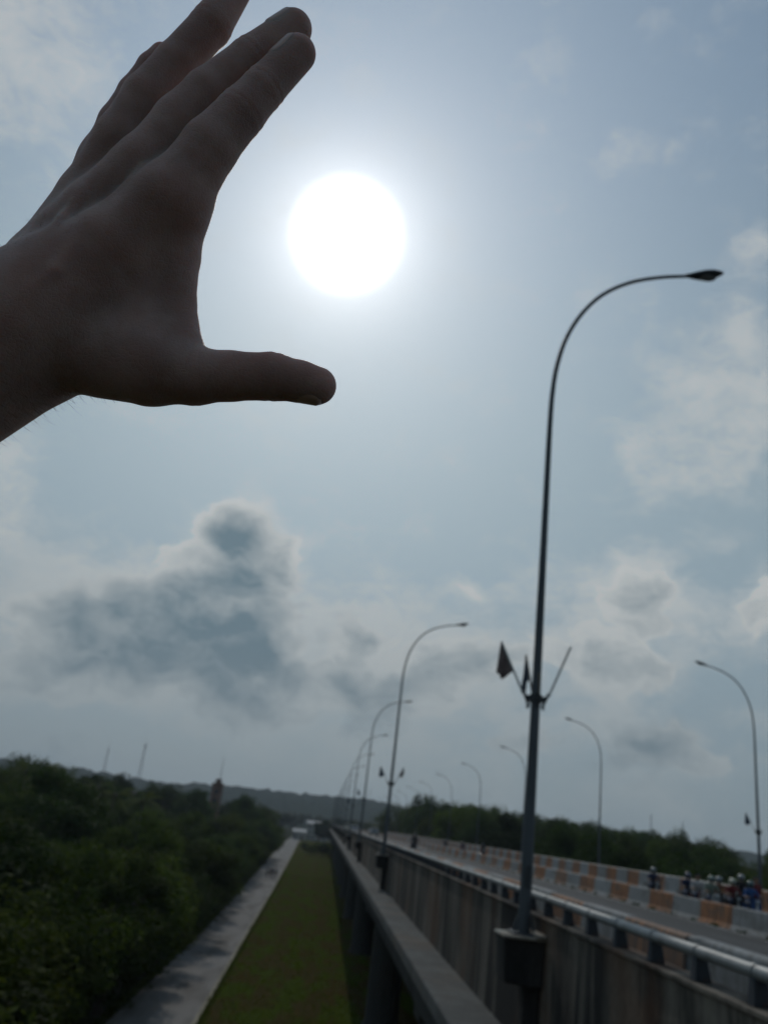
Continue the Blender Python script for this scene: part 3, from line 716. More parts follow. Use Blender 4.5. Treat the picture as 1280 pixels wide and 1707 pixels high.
# taller trees down the road where the wood closes in
for x, y in scatter(34, (-60, -21), (235, 330), 6.5, lambda x, y: x < interp(ROAD_L, y)-4 and not (-0.182 < x/y < -0.148 or -0.145 < x/y < -0.108)):
    tree(x, y, random.uniform(12.5, 17.5), 'tall tree where the left wood meets the road in the distance', 'tall distant trees of the left wood', wide=random.uniform(0.9, 1.1))
for x, y in scatter(30, (-75, -24), (330, 520), 7.5, lambda x, y: x < interp(ROAD_L, y)-4):
    tree(x, y, random.uniform(10.5, 14.0), 'small tree of the left wood at the far end of the road', 'furthest trees of the left wood', wide=random.uniform(1.0, 1.3))
# wood to the right, beyond the far parapet
def okR(x, y): return x < 0.56*y+24
for x, y in scatter(125, (26.5, 88), (30, 330), 5.0, okR):
    dist = math.hypot(x, y)
    h = (10.4+dist*0.0315+random.uniform(-1.2, 1.6))*(0.94 if dist < 110 else 1)+(1.4 if (x < 0.17*y and y > 150) else 0)
    if x > 0.455*y: h *= 0.88
    tree(x, y, h, 'tree in the right wood beyond the far parapet', 'trees of the right wood', wide=random.uniform(0.75, 0.95))
# scrub where the verge ends under the bridge
for i, (x, y, h) in enumerate([(-3.2, 300, 3.8), (0.6, 297, 4.4), (3.2, 303, 4.2), (-5.0, 310, 3.2), (-1.0, 318, 4.6), (2.0, 325, 4.4), (-6.5, 335, 3.0)]):
    tree(x, y, h, 'dark rounded bush closing off the far end of the grass verge', 'bushes at the end of the verge', wide=1.3, name='bush')

# palms standing above the left wood
def frond_mesh(seed):
    g = random.Random(seed); v = []; f = []; n = 20; L = 3.0
    def at(t): return Vector((L*(t*0.95), 0, 0.9*t-1.9*t*t*(0.9+0.2*g.random()*0)))
    m = MB(); m.tube([at(i/8) for i in range(9)], [0.03*(1-0.8*i/8) for i in range(9)], 4)
    for i in range(1, n):
        t = i/n; p = at(t); ll = 0.75*math.sin(math.pi*min(1, t*0.9+0.08))+0.1
        for s in (-1, 1):
            q = p+Vector((0.25*ll, s*ll*0.8, -0.45*ll+g.uniform(-.06, .06)))
            w = Vector((0.045, 0, 0.0)); m.add([p-w, p+w, q+w*0.3, q-w*0.3], [[0, 1, 2, 3]])
    return mesh_np('frond', m.v, m.f, 'palm_leaf')
FR = [frond_mesh(i) for i in range(3)]
def palm(x, y, h, label):
    o = empty('palm_tree', (x, y, 0), random.uniform(0, 6.28)); tag(o, label, 'palm tree', 'palms above the left wood')
    lean = random.uniform(-0.6, 0.6)
    MB().tube([(0, 0, 0), (lean*0.2, 0, h*0.35), (lean*0.55, 0, h*0.7), (lean, 0, h)], [0.22, 0.16, 0.14, 0.13], 8).ob('trunk', 'palm_bark', o, True)
    for i in range(16):
        ob('frond', FR[i % 3], o, (lean, 0, h), (random.uniform(-.15, .15), random.uniform(-0.75, 0.35)+(0.35 if i % 2 else 0), i*2*math.pi/16+random.uniform(-.15, .15)))
    ob('crown_bud', MB().ellipsoid((lean, 0, h-0.1), (0.28, 0.28, 0.4), 8, 6).mesh('crown_bud', 'palm_bark', True), o)
PALM = ['third', 'second', 'fifth', 'first', 'fourth', 'sixth']
for i, (x, y, h) in enumerate([(-29, 92, 11.2), (-34, 104, 12.4), (-27, 112, 11.0), (-40, 118, 12.6), (-33, 128, 11.8), (-24, 118, 10.8)]):
    palm(x, y, h, '%s palm tree from the left rising above the left wood' % PALM[i])

# far woodland that reads as one mass
def far_wood():
    bm = bmesh.new(); bmesh.ops.create_icosphere(bm, subdivisions=2, radius=1.0)
    bv = np.array([v.co[:] for v in bm.verts]); bf = np.array([[v.index for v in f.verts] for f in bm.faces]); bm.free()
    V_ = []; F_ = []; n = 0; g = np.random.default_rng(5)
    for i in range(2600):
        y = 250+850*g.random()**1.3; x = g.uniform(-0.75, 0.75)*(y+60)
        if y < Y_END+10 and (interp(ROAD_L, y)-6 < x < 27): continue
        if y < 335 and (-60 < x < 90): continue
        if y < 800 and abs(x-interp(ROAD_R, y)+3) < 12 and x < 20: continue
        r_ = g.uniform(3.2, 6.0); h = g.uniform(7, 12)+(y-250)*0.006
        bump = 1+0.28*g.normal(size=(len(bv), 1))*0.8
        V_.append(bv*bump*np.array([r_, r_, r_*0.8])+np.array([x, y, h-r_*0.7])); F_.append(bf+n); n += len(bv)
    return mesh_np('far_wood', np.concatenate(V_), np.concatenate(F_), 'leaf_b', False)
tag(ob('far_wood', far_wood()), 'distant dark woodland spreading to the hills', 'woodland', kind='stuff')

# ------------------------------------------------------------------ buildings and masts in the distance
mat('house_wall', (0.33, 0.325, 0.30), 0.85, var=0.3, scale=0.5); mat('metal_roof', (0.30, 0.31, 0.32), 0.7, 0.0, var=0.25, scale=0.6, stretch=(6, 0.4, 1))
mat('red_roof', (0.22, 0.09, 0.06), 0.8, var=0.3, scale=1); mat('tower_brick', (0.17, 0.10, 0.078), 0.9, var=0.35, scale=0.7); mat('window_glass', (0.03, 0.04, 0.05), 0.15, 0.0, spec=0.6)
mat('mast_steel', (0.20, 0.20, 0.21), 0.6, 0.3)
def house(x, y, w, d, h, roofh, wall, roof, label, rz=0.0, z=0.0, cat='house'):
    o = empty('house', (x, y, z), rz); tag(o, label, cat)
    MB().box(-w/2, w/2, -d/2, d/2, 0, h).ob('wall', wall, o)
    MB().add([(-w/2-.5, -d/2-.5, h), (w/2+.5, -d/2-.5, h), (w/2+.5, d/2+.5, h), (-w/2-.5, d/2+.5, h), (-w/2-.5, 0, h+roofh), (w/2+.5, 0, h+roofh)],
             [[0, 1, 5, 4], [2, 3, 4, 5], [1, 2, 5], [3, 0, 4], [0, 3, 2, 1]]).ob('roof', roof, o)
    n = max(2, int(w/3))
    for s in range(int(h//3)):
        for i in range(n):
            cx = -w/2+w*(i+0.5)/n
            if s == 0 and i == n//2: MB().box(cx-0.5, cx+0.5, -d/2-0.06, -d/2+0.02, 0.02, 2.2).ob('door', 'tower_brick', o); continue
            wn = MB().box(cx-0.55, cx+0.55, -d/2-0.05, -d/2+0.02, s*3+1.0, s*3+2.3).ob('window', 'window_glass', o)
            MB().box(cx-0.65, cx+0.65, -d/2-0.12, -d/2-0.051, s*3+0.9, s*3+0.99).ob('sill', wall, wn)
    return o
house(-54.5, 335, 12, 9, 11.0, 2.6, 'house_wall', 'metal_roof', 'pale house with a bright metal roof showing above the left wood')
house(-34.5, 128, 5.5, 4.5, 4.6, 1.3, 'house_wall', 'metal_roof', 'small shed roof glinting between the trees of the left wood', 0.4)
house(-46.0, 297, 7, 6, 9.0, 1.6, 'house_wall', 'metal_roof', 'small pale roof peeping from the wood below the brick tower', 0.2)
for i, (x, y, w, h) in enumerate([(-4.0, 520, 12, 9), (-13.5, 500, 7, 4.0), (6.5, 560, 9, 8.5)]):
    house(x, y, w, 8, h, 1.8, 'house_wall', 'metal_roof', ['pale roadside building in the middle of the row at the bridge end', 'pale roadside building leftmost of the row at the bridge end', 'pale roadside building rightmost of the row at the bridge end'][i], cat='building')
tw = empty('brick_tower', (-38.0, 302, 0)); tag(tw, 'slender red brown tower with a mast rising from the left wood', 'tower')
MB().box(-1.7, 1.7, -1.7, 1.7, 0, 18.5).ob('shaft', 'tower_brick', tw); MB().box(-1.9, 1.9, -1.9, 1.9, 18.51, 19.0).ob('parapet', 'tower_brick', tw); MB().box(-0.9, 0.9, -0.9, 0.9, 19.01, 20.4).ob('roof_hut', 'tower_brick', tw)
for z in (5, 9, 12.5, 15.5): MB().box(-0.5, 0.5, -1.76, -1.6, z, z+1.5).ob('window', 'window_glass', tw)
MB().tube([(0.3, 0, 20.41), (0.3, 0, 28)], [0.14, 0.05], 6).ob('mast', 'mast_steel', tw)
def lattice(x, y, z, h, label, wb=5.0):
    o = empty('radio_mast', (x, y, z)); tag(o, label, 'mast', 'radio masts on the hills')
    m = MB(); n = 10
    def c(k, i):
        w = wb*(1-0.85*i/n)/2; return Vector(((1, 1, -1, -1)[k]*w, (1, -1, -1, 1)[k]*w, h*i/n))
    for k in range(4):
        m.tube([c(k, 0), c(k, n)], 0.16, 4)
        for i in range(n): m.tube([c(k, i), c((k+1) % 4, i+1)], 0.07, 4, False); m.tube([c(k, i), c((k+1) % 4, i)], 0.07, 4, False)
    m.ob('lattice', 'mast_steel', o)
    MB().tube([(0, 0, h), (0, 0, h*1.14)], 0.15, 5).ob('aerial', 'mast_steel', o)
    MB().box(-wb*.28, wb*.28, -wb*.28, wb*.28, h*0.9, h*0.93).ob('platform', 'mast_steel', o)
lattice(-262, 1215, 26, 58, 'tall lattice mast standing on the left ridge', 5.0)
lattice(-384, 1500, 34, 52, 'short lattice mast on the left ridge, left of the tall mast', 4)
lattice(560, 1500, 58, 30, 'lattice mast above the right wood between the far lamps', 4)
lattice(640, 1560, 60, 26, 'lattice mast on the right ridge, furthest right', 4)

# ------------------------------------------------------------------ riders, people, vehicles
mat('skin', (0.28, 0.17, 0.11), 0.6); mat('tyre', (0.02, 0.02, 0.02), 0.85); mat('chrome', (0.4, 0.4, 0.4), 0.3, 0.9)
for n_, c_ in dict(navy=(0.02, 0.03, 0.07), white=(0.38, 0.37, 0.36), brown=(0.16, 0.07, 0.04), sage=(0.17, 0.20, 0.16), blue=(0.03, 0.08, 0.22), black=(0.02, 0.02, 0.022), maroon=(0.14, 0.025, 0.025), cream=(0.50, 0.48, 0.36), grey=(0.22, 0.23, 0.23), teal=(0.03, 0.08, 0.08), denim=(0.04, 0.055, 0.09)).items():
    mat('cloth_'+n_, c_, 0.85, var=0.25, scale=8); mat('gloss_'+n_, c_, 0.3, 0.0, spec=0.5)
def body(chains, h=0.024, pad=0.12):
    """chains: (points with radius, material tag); one continuous skin"""
    pts = np.array([p[:3] for c, _ in chains for p in c]); P = grid(pts.min(0)-0.2, pts.max(0)+0.2, h)
    best = None; tagv = None; f = None
    for c, tg in chains:
        d = None
        for a, b in zip(c[:-1], c[1:]):
            e = sd_cone(P, a[:3], b[:3], a[3], b[3]); d = e if d is None else np.minimum(d, e)
        if f is None: f = d.copy(); best = d.copy(); tagv = np.full(d.shape, tg, np.int8)
        else:
            f = smin(f, d, 0.035); m = d < best; best[m] = d[m]; tagv[m] = tg
    v, q = surface_nets(f, P[0, 0, 0], h)
    c = v[q].mean(1); ii = np.clip(((c-P[0, 0, 0])/h).round().astype(int), 0, np.array(f.shape)-1)
    return v, q, tagv[ii[:, 0], ii[:, 1], ii[:, 2]]
SIT = [([(0, -.02, .80, .15), (0, .03, 1.0, .145), (0, .07, 1.18, .15), (0, .08, 1.27, .09)], 0),
       ([(-.17, .07, 1.24, .07), (.17, .07, 1.24, .07)], 0), ([(0, .08, 1.27, .06), (0, .11, 1.36, .055)], 2), ([(0, .115, 1.43, .085), (0, .13, 1.47, .095)], 2)]
for s in (-1, 1):
    SIT += [([(s*.2, .07, 1.24, .06), (s*.29, .16, 1.04, .05), (s*.30, .20, 1.0, .046)], 0), ([(s*.30, .20, 1.0, .043), (s*.30, .46, 1.0, .034), (s*.29, .54, 1.0, .036)], 2),
            ([(s*.09, .0, .80, .12), (s*.19, .40, .76, .085), (s*.18, .28, .38, .06), (s*.18, .27, .32, .05)], 1), ([(s*.18, .24, .29, .05), (s*.18, .40, .27, .042)], 3)]
STAND = [([(0, 0, .92, .145), (0, 0, 1.1, .135), (0, 0, 1.32, .15), (0, 0, 1.42, .085)], 0), ([(-.17, 0, 1.39, .07), (.17, 0, 1.39, .07)], 0), ([(0, 0, 1.42, .058), (0, .01, 1.5, .055)], 2), ([(0, .02, 1.57, .088), (0, .02, 1.62, .098)], 2)]
for s in (-1, 1):
    STAND += [([(s*.2, 0, 1.39, .058), (s*.26, -.02, 1.14, .047)], 0), ([(s*.26, -.02, 1.14, .043), (s*.27, .06, .90, .034), (s*.27, .08, .82, .038)], 2),
              ([(s*.09, 0, .90, .115), (s*.11, .02+.06*s, .5, .075), (s*.11, .0+.10*s, .12, .052)], 1), ([(s*.11, -.03+.10*s, .05, .045), (s*.11, .14+.10*s, .04, .04)], 3)]
BODY = {}
for nm, ch in (('sit', SIT), ('stand', STAND)): BODY[nm] = body(ch)
def person(pose, loc, rz, mats, label, helmet=None, hair=True, scale=1.0, group=None):
    v, q, tg = BODY[pose]
    me = mesh_np('person', v, q, ['cloth_'+mats[0], 'cloth_'+mats[1], 'skin', 'cloth_black'], True); me.polygons.foreach_set('material_index', tg.astype(np.int32))
    o = ob('person', me, None, loc, (0, 0, rz)); o.scale = (scale,)*3; tag(o, label, 'person', group)
    hz = (0, .125, 1.48) if pose == 'sit' else (0, .02, 1.62)
    if helmet:
        m = MB().ellipsoid((hz[0], hz[1]-0.01, hz[2]), (.135, .155, .14), 14, 10); MB_ = m.ob('helmet', 'gloss_'+helmet, o, True)
        MB().ellipsoid((hz[0], hz[1]+0.085, hz[2]-0.015), (.105, .085, .055), 12, 6).ob('visor', 'window_glass', MB_, True)
    elif hair: MB().ellipsoid((hz[0], hz[1]-0.02, hz[2]+0.025), (.105, .115, .10), 12, 8).ob('hair', 'cloth_black', o, True)
    # face: eyes, nose and ears
    if not helmet:
        f_ = MB().ellipsoid((-.035, hz[1]+.088, hz[2]), (.012, .01, .008), 6, 4).ellipsoid((.035, hz[1]+.088, hz[2]), (.012, .01, .008), 6, 4); f_.ob('eyes', 'cloth_black', o)
        MB().ellipsoid((0, hz[1]+.095, hz[2]-.02), (.014, .02, .025), 6, 4).ellipsoid((-.1, hz[1], hz[2]-.01), (.015, .03, .035), 6, 4).ellipsoid((.1, hz[1], hz[2]-.01), (.015, .03, .035), 6, 4).ob('nose_and_ears', 'skin', o)
    return o
def wheel_meshes(r_, w):
    n = 20; m = MB(); ring = [Vector((0, math.cos(2*math.pi*i/n)*(r_-w*.6), math.sin(2*math.pi*i/n)*(r_-w*.6))) for i in range(n+1)]
    t = MB().tube(ring, w*.6, 8, False).mesh('tyre', 'tyre', True)
    rim = MB().tube([(-w*.35, 0, 0), (w*.35, 0, 0)], r_*0.62, 16).tube([(-w*.6, 0, 0), (w*.6, 0, 0)], r_*0.18, 8).mesh('rim', 'chrome')
    return t, rim
MT, MR = wheel_meshes(0.28, 0.09)
def motorbike(loc, rz, colour, label, group):
    o = empty('motorcycle', loc, rz); tag(o, label, 'motorcycle', group)
    for y in (-0.60, 0.62):
        w = ob('wheel', MT, o, (0, y, 0.28)); ob('rim', MR, w)
    MB().prism([(-.06, .30), (-.08, .62), (.08, .62), (.06, .30)], -.45, .22).add([(-.09, -.85, .70), (.09, -.85, .70), (.12, -.3, .62), (-.12, -.3, .62), (-.05, -.9, .80), (.05, -.9, .80), (.11, -.3, .72), (-.11, -.3, .72)], [[0, 3, 2, 1], [4, 5, 6, 7], [0, 1, 5, 4], [1, 2, 6, 5], [2, 3, 7, 6], [3, 0, 4, 7]]).ob('body', 'gloss_'+colour, o, bevel=0.015)
    MB().add([(-.17, .34, .32), (.17, .34, .32), (.20, .46, .62), (-.20, .46, .62), (.13, .52, .92), (-.13, .52, .92), (-.14, .42, .33), (.14, .42, .33), (.12, .60, .9), (-.12, .60, .9)], [[0, 1, 2, 3], [3, 2, 4, 5], [6, 9, 8, 7], [1, 7, 8, 4, 2], [0, 3, 5, 9, 6], [5, 4, 8, 9], [0, 6, 7, 1]]).ob('leg_shield', 'gloss_'+colour, o)
    MB().prism([(-.12, .725), (-.13, .78), (-.08, .815), (.08, .815), (.13, .78), (.12, .725)], -.80, .08).ob('seat', 'cloth_black', o, bevel=0.02)
    MB().tube([(0, .62, .28), (0, .50, .85)], .04, 8).ob('fork', 'chrome', o); MB().tube([(-.34, .46, 1.0), (-.12, .52, .98), (.12, .52, .98), (.34, .46, 1.0)], .02, 8).ob('handlebar', 'tyre', o)
    MB().ellipsoid((0, .62, .82), (.09, .06, .08), 10, 6).ob('headlight', 'lamp_glass', o, True); MB().ellipsoid((0, -.9, .72), (.06, .03, .04), 8, 5).ob('tail_light', 'gloss_maroon', o, True)
    MB().prism([(-.07, .56), (-.10, .42), (-.07, .40), (.07, .40), (.10, .42), (.07, .56)], .36, .92).ob('mudguard', 'gloss_'+colour, o)
    MB().tube([(.13, -.1, .25), (.15, -.85, .38)], .045, 8).ob('exhaust', 'chrome', o)
    return o
RID = [  # x, y, heading, shirt, helmet, bike, label
    (16.5, 44.0, math.pi, 'navy', 'grey', 'black', 'lone motorcycle rider in navy with a grey helmet beyond the median'),
    (15.8, 38.1, math.pi, 'navy', 'navy', 'black', 'rider in dark navy, leftmost of the motorcycle group on the right'),
    (15.75, 37.0, math.pi, 'white', None, 'maroon', 'bareheaded rider in a white shirt in the motorcycle group'),
    (16.3, 36.2, math.pi, 'brown', 'grey', 'black', 'rider in a brown jacket in the middle of the motorcycle group'),
    (15.4, 34.9, math.pi, 'sage', 'sage', 'white', 'rider in sage green in the motorcycle group'),
    (16.3, 35.0, math.pi, 'maroon', 'cream', 'black', 'rider with a cream helmet in the motorcycle group'),
    (16.5, 33.9, math.pi, 'blue', 'teal', 'blue', 'rider in bright blue, rightmost of the motorcycle group'),
    (7.2, 70.0, 0.0, 'black', 'black', 'black', 'dark motorcycle rider alone on the near carriageway'),
    (14.6, 106.0, math.pi, 'black', 'black', 'black', 'small dark distant rider, leftmost of the three beyond the median'),
    (15.9, 101.0, math.pi, 'navy', 'black', 'maroon', 'small dark distant rider, middle of the three beyond the median'),
    (19.3, 107.0, math.pi, 'black', 'navy', 'black', 'small dark distant rider, rightmost of the three beyond the median')]
for x, y, rz, sh, he, bk, lab in RID:
    z = (DK if x < 12 else DK2)+0.002
    motorbike((x, y, z), rz, bk, 'motorcycle under the '+lab, 'motorcycles on the bridge')
    person('sit', (x, y, z), rz, (sh, 'denim'), lab, he, True, 0.97, 'motorcycle riders on the bridge')
person('stand', (16.9, 35.4, DK2+0.003), math.pi*0.9, ('black', 'black'), 'tall standing person in black behind the motorcycle group', 'grey', group='people standing among the motorcycles')
person('stand', (17.3, 35.0, DK2+0.003), math.pi*1.1, ('maroon', 'black'), 'standing person in dark red at the right end of the motorcycle group', None, group='people standing among the motorcycles')
for i, (x, y, sh, tr, lab) in enumerate([(-9.5, 170.5, 'white', 'denim', 'walker in a white shirt, leftmost of the four on the frontage road'), (-8.95, 171.5, 'black', 'black', 'walker all in black, second from the left on the frontage road'),
                                        (-8.4, 170.8, 'navy', 'denim', 'walker in navy, third from the left on the frontage road'), (-7.85, 172.0, 'grey', 'black', 'walker in grey, rightmost of the four on the frontage road')]):
    person('stand', (x, y, 0.013), math.pi+i*0.3, (sh, tr), lab, None, True, 1.02, 'walkers on the frontage road')

CT, CR_ = wheel_meshes(0.31, 0.19)
def car(loc, rz, colour, label, van=False):
    o = empty('car', loc, rz); tag(o, label, 'car', 'cars on the near carriageway')
    side = [(-2.0, .35), (-2.05, .85), (-1.85, 1.0), (-1.55, 1.52), (0.35, 1.55), (1.05, 1.05), (1.9, .88), (2.05, .6), (2.0, .32)]
    v = []; n = len(side)
    for s in (-1, 1):
        for yy, zz in side: v.append((s*(0.84-(max(0, zz-0.95)*0.28)), yy, zz))
    f = [list(range(n))[::-1], list(range(n, 2*n))]+[[i, (i+1) % n, n+(i+1) % n, n+i] for i in range(n)]
    MB().add(v, f).ob('body', 'gloss_'+colour, o, bevel=0.04)
    for s in (-1, 1):
        X = s*0.80
        MB().add([(s*.842, -1.62, 1.05), (s*.842, 0.85, 1.08), (s*.72, 0.30, 1.47), (s*.72, -1.45, 1.46)], [[0, 1, 2, 3]]).ob('side_window', 'window_glass', o)
        MB().ellipsoid((s*.62, 1.99, .70), (.16, .07, .09), 8, 6).ob('headlight', 'lamp_glass', o, True); MB().box(s*.70-.1, s*.70+.1, -2.07, -2.03, .72, .92).ob('tail_light', 'gloss_maroon', o)
        for y in (-1.3, 1.32):
            w = ob('wheel', CT, o, (s*.74, y, .31)); ob('rim', CR_, w)
    MB().add([(-.70, .93, 1.14), (.70, .93, 1.14), (.62, .42, 1.52), (-.62, .42, 1.52)], [[0, 1, 2, 3]]).ob('windscreen', 'window_glass', o)
    MB().add([(-.66, -1.83, 1.07), (.66, -1.83, 1.07), (.60, -1.60, 1.47), (-.60, -1.60, 1.47)], [[3, 2, 1, 0]]).ob('rear_window', 'window_glass', o)
    MB().box(-.26, .26, -2.085, -2.051, .55, .66).ob('number_plate', 'cloth_black', o)
    return o
car((6.0, 180, DK+0.002), 0, 'white', 'white car on the near carriageway, left of two closest cars'); car((10.5, 187, DK+0.002), 0, 'grey', 'grey car on the near carriageway beside the median'); car((5.7, 232, DK+0.002), 0, 'cream', 'pale car furthest away on the near carriageway')
# ------------------------------------------------------------------ the hand
def hand_pt(px, py, dz):     # camera-frame millimetres: right, up, away
    D = 330.0+dz; return np.array([(px-640)/1380*D, (853.5-py)/1380*D, D], np.float32)
MM = 330/1380.0
def chain(P, pts):
    d = None
    for a, b in zip(pts[:-1], pts[1:]):
        e = sd_cone(P, hand_pt(*a[:3]), hand_pt(*b[:3]), a[3]*MM, b[3]*MM); d = e if d is None else smin(d, e, 2.0)
    return d
INDEX = [(285, 340, 2, 58), (350, 245, 5, 47), (402, 188, 9, 40.5), (440, 147, 13, 36), (496, 89, 20, 32.5)]
MIDDLE = [(240, 285, 12, 52), (300, 205, 16, 46), (345, 157, 20, 41), (418, 98, 28, 37), (489, 48, 36, 34.5)]
RING = [(200, 240, 24, 46), (245, 165, 28, 43), (292, 108, 33, 38), (352, 43, 40, 37.5), (398, -28, 48, 31)]
PINKY = [(172, 268, 34, 40), (198, 208, 38, 36), (224, 156, 42, 29), (252, 112, 46, 24.5), (270, 91, 48, 22)]
THUMB = [(175, 590, 2, 75), (255, 610, -4, 66), (325, 627, -7, 47), (385, 627, -7, 40), (455, 628, -8, 38.5), (500, 636, -8, 33), (529, 643, -8, 31)]
def hand_sdf(P):
    palm = None
    def add(d, k):
        nonlocal palm
        palm = d if palm is None else smin(palm, d, k)
    C = lambda *p: chain(P, p)
    add(C((-330, 815, -20, 140), (-120, 660, -8, 122), (70, 535, 6, 126)), 10)           # forearm into wrist
    add(C((70, 540, 6, 120), (130, 500, 6, 105), (200, 440, 6, 85)), 8)                  # carpus
    add(C((105, 470, 4, 84), (200, 420, 4, 76), (285, 340, 2, 60)), 6)                   # metacarpals
    add(C((85, 455, 14, 80), (165, 365, 14, 66), (240, 285, 12, 54)), 4)
    add(C((85, 455, 22, 76), (150, 335, 24, 57), (203, 242, 24, 47)), 4)
    add(C((95, 465, 26, 66), (130, 352, 32, 48), (172, 268, 34, 40)), 4)
    add(C((285, 345, 4, 66), (290, 425, 5, 44), (295, 505, 3, 32), (300, 568, -3, 36)), 5); add(C((250, 400, 8, 70), (225, 500, 8, 76), (235, 565, 2, 66)), 7)  # web of the thumb
    add(C((190, 520, 14, 95), (170, 470, 22, 90)), 8)                                    # palm pad behind
    add(chain(P, THUMB), 7)
    # tendons and veins on the back of the hand
    for pts in ([(-40, 560, -24, 7), (25, 480, -19.5, 9), (110, 365, -3, 9), (195, 262, 10, 8)], [(-50, 530, -20, 7), (5, 460, -13, 9), (85, 360, 6, 8)], [(40, 500, -21, 7), (95, 450, -18.5, 9), (165, 365, -6, 8), (240, 285, -0.5, 7)]):
        palm = smin(palm, chain(P, pts), 3.2)
    f = palm
    fingers = None
    for Fg, k in ((PINKY, 4.5), (RING, 4.5), (MIDDLE, 5), (INDEX, 6)):
        d = chain(P, Fg)
        fingers = d if fingers is None else smin(fingers, d, 2.4)
    f = smin(f, fingers, 5.0)
    # flexion creases
    for Fg, i, dp in ((INDEX, 3, .38), (INDEX, 2, .30), (MIDDLE, 3, .32), (RING, 3, .26), (THUMB, 4, .40), (THUMB, 2, .25)):
        a = hand_pt(*Fg[i][:3]); b = hand_pt(*Fg[min(i+1, len(Fg)-1)][:3]); ax = (b-a)/np.linalg.norm(b-a); r_ = Fg[i][3]*MM
        pa = P-a; s_ = pa@ax; near = np.exp(-np.maximum(0, np.sqrt(np.maximum(0, (pa**2).sum(-1)-s_**2))-r_*1.05)**2/4)
        f = f+dp*near*(np.exp(-(s_/0.9)**2)+0.5*np.exp(-((s_-3.2)/0.8)**2))
    return f
hs = 0.95
lo = np.array([-215., 4., 290.]); hi = np.array([-10., 252., 412.])
P = grid(lo, hi, hs); fv = np.empty(P.shape[:3], np.float32)
for i in range(0, P.shape[0], 24): fv[i:i+24] = hand_sdf(P[i:i+24])
# flat cut on the forearm, outside the picture, where the coarser arm takes over
v, q = surface_nets(fv, lo, hs)
cw = np.array([0, 0, CAM_H])
def to_world(v): return cw+(v[:, 0:1]*rgt+v[:, 1:2]*upv+v[:, 2:3]*fwd)*0.001
def arm_sdf(P):
    d = smin(sd_cone(P, hand_pt(-330, 815, -20), hand_pt(-120, 660, -8), 140*MM, 122*MM), sd_cone(P, hand_pt(-120, 660, -8), hand_pt(70, 535, 6), 122*MM, 126*MM), 2.0)
    d = smin(d, sd_cone(P, np.array([-300., -70, 190]), hand_pt(-330, 815, -20), 42, 140*MM), 6)
    return smin(d, sd_cone(P, np.array([-320., -330, 60]), np.array([-300., -70, 190]), 56, 46), 15)
lo2 = np.array([-400., -400., -10.]); P2 = grid(lo2, np.array([-150., 120., 370.]), 3.5)
v2, q2 = surface_nets(arm_sdf(P2).astype(np.float32), lo2, 3.5)
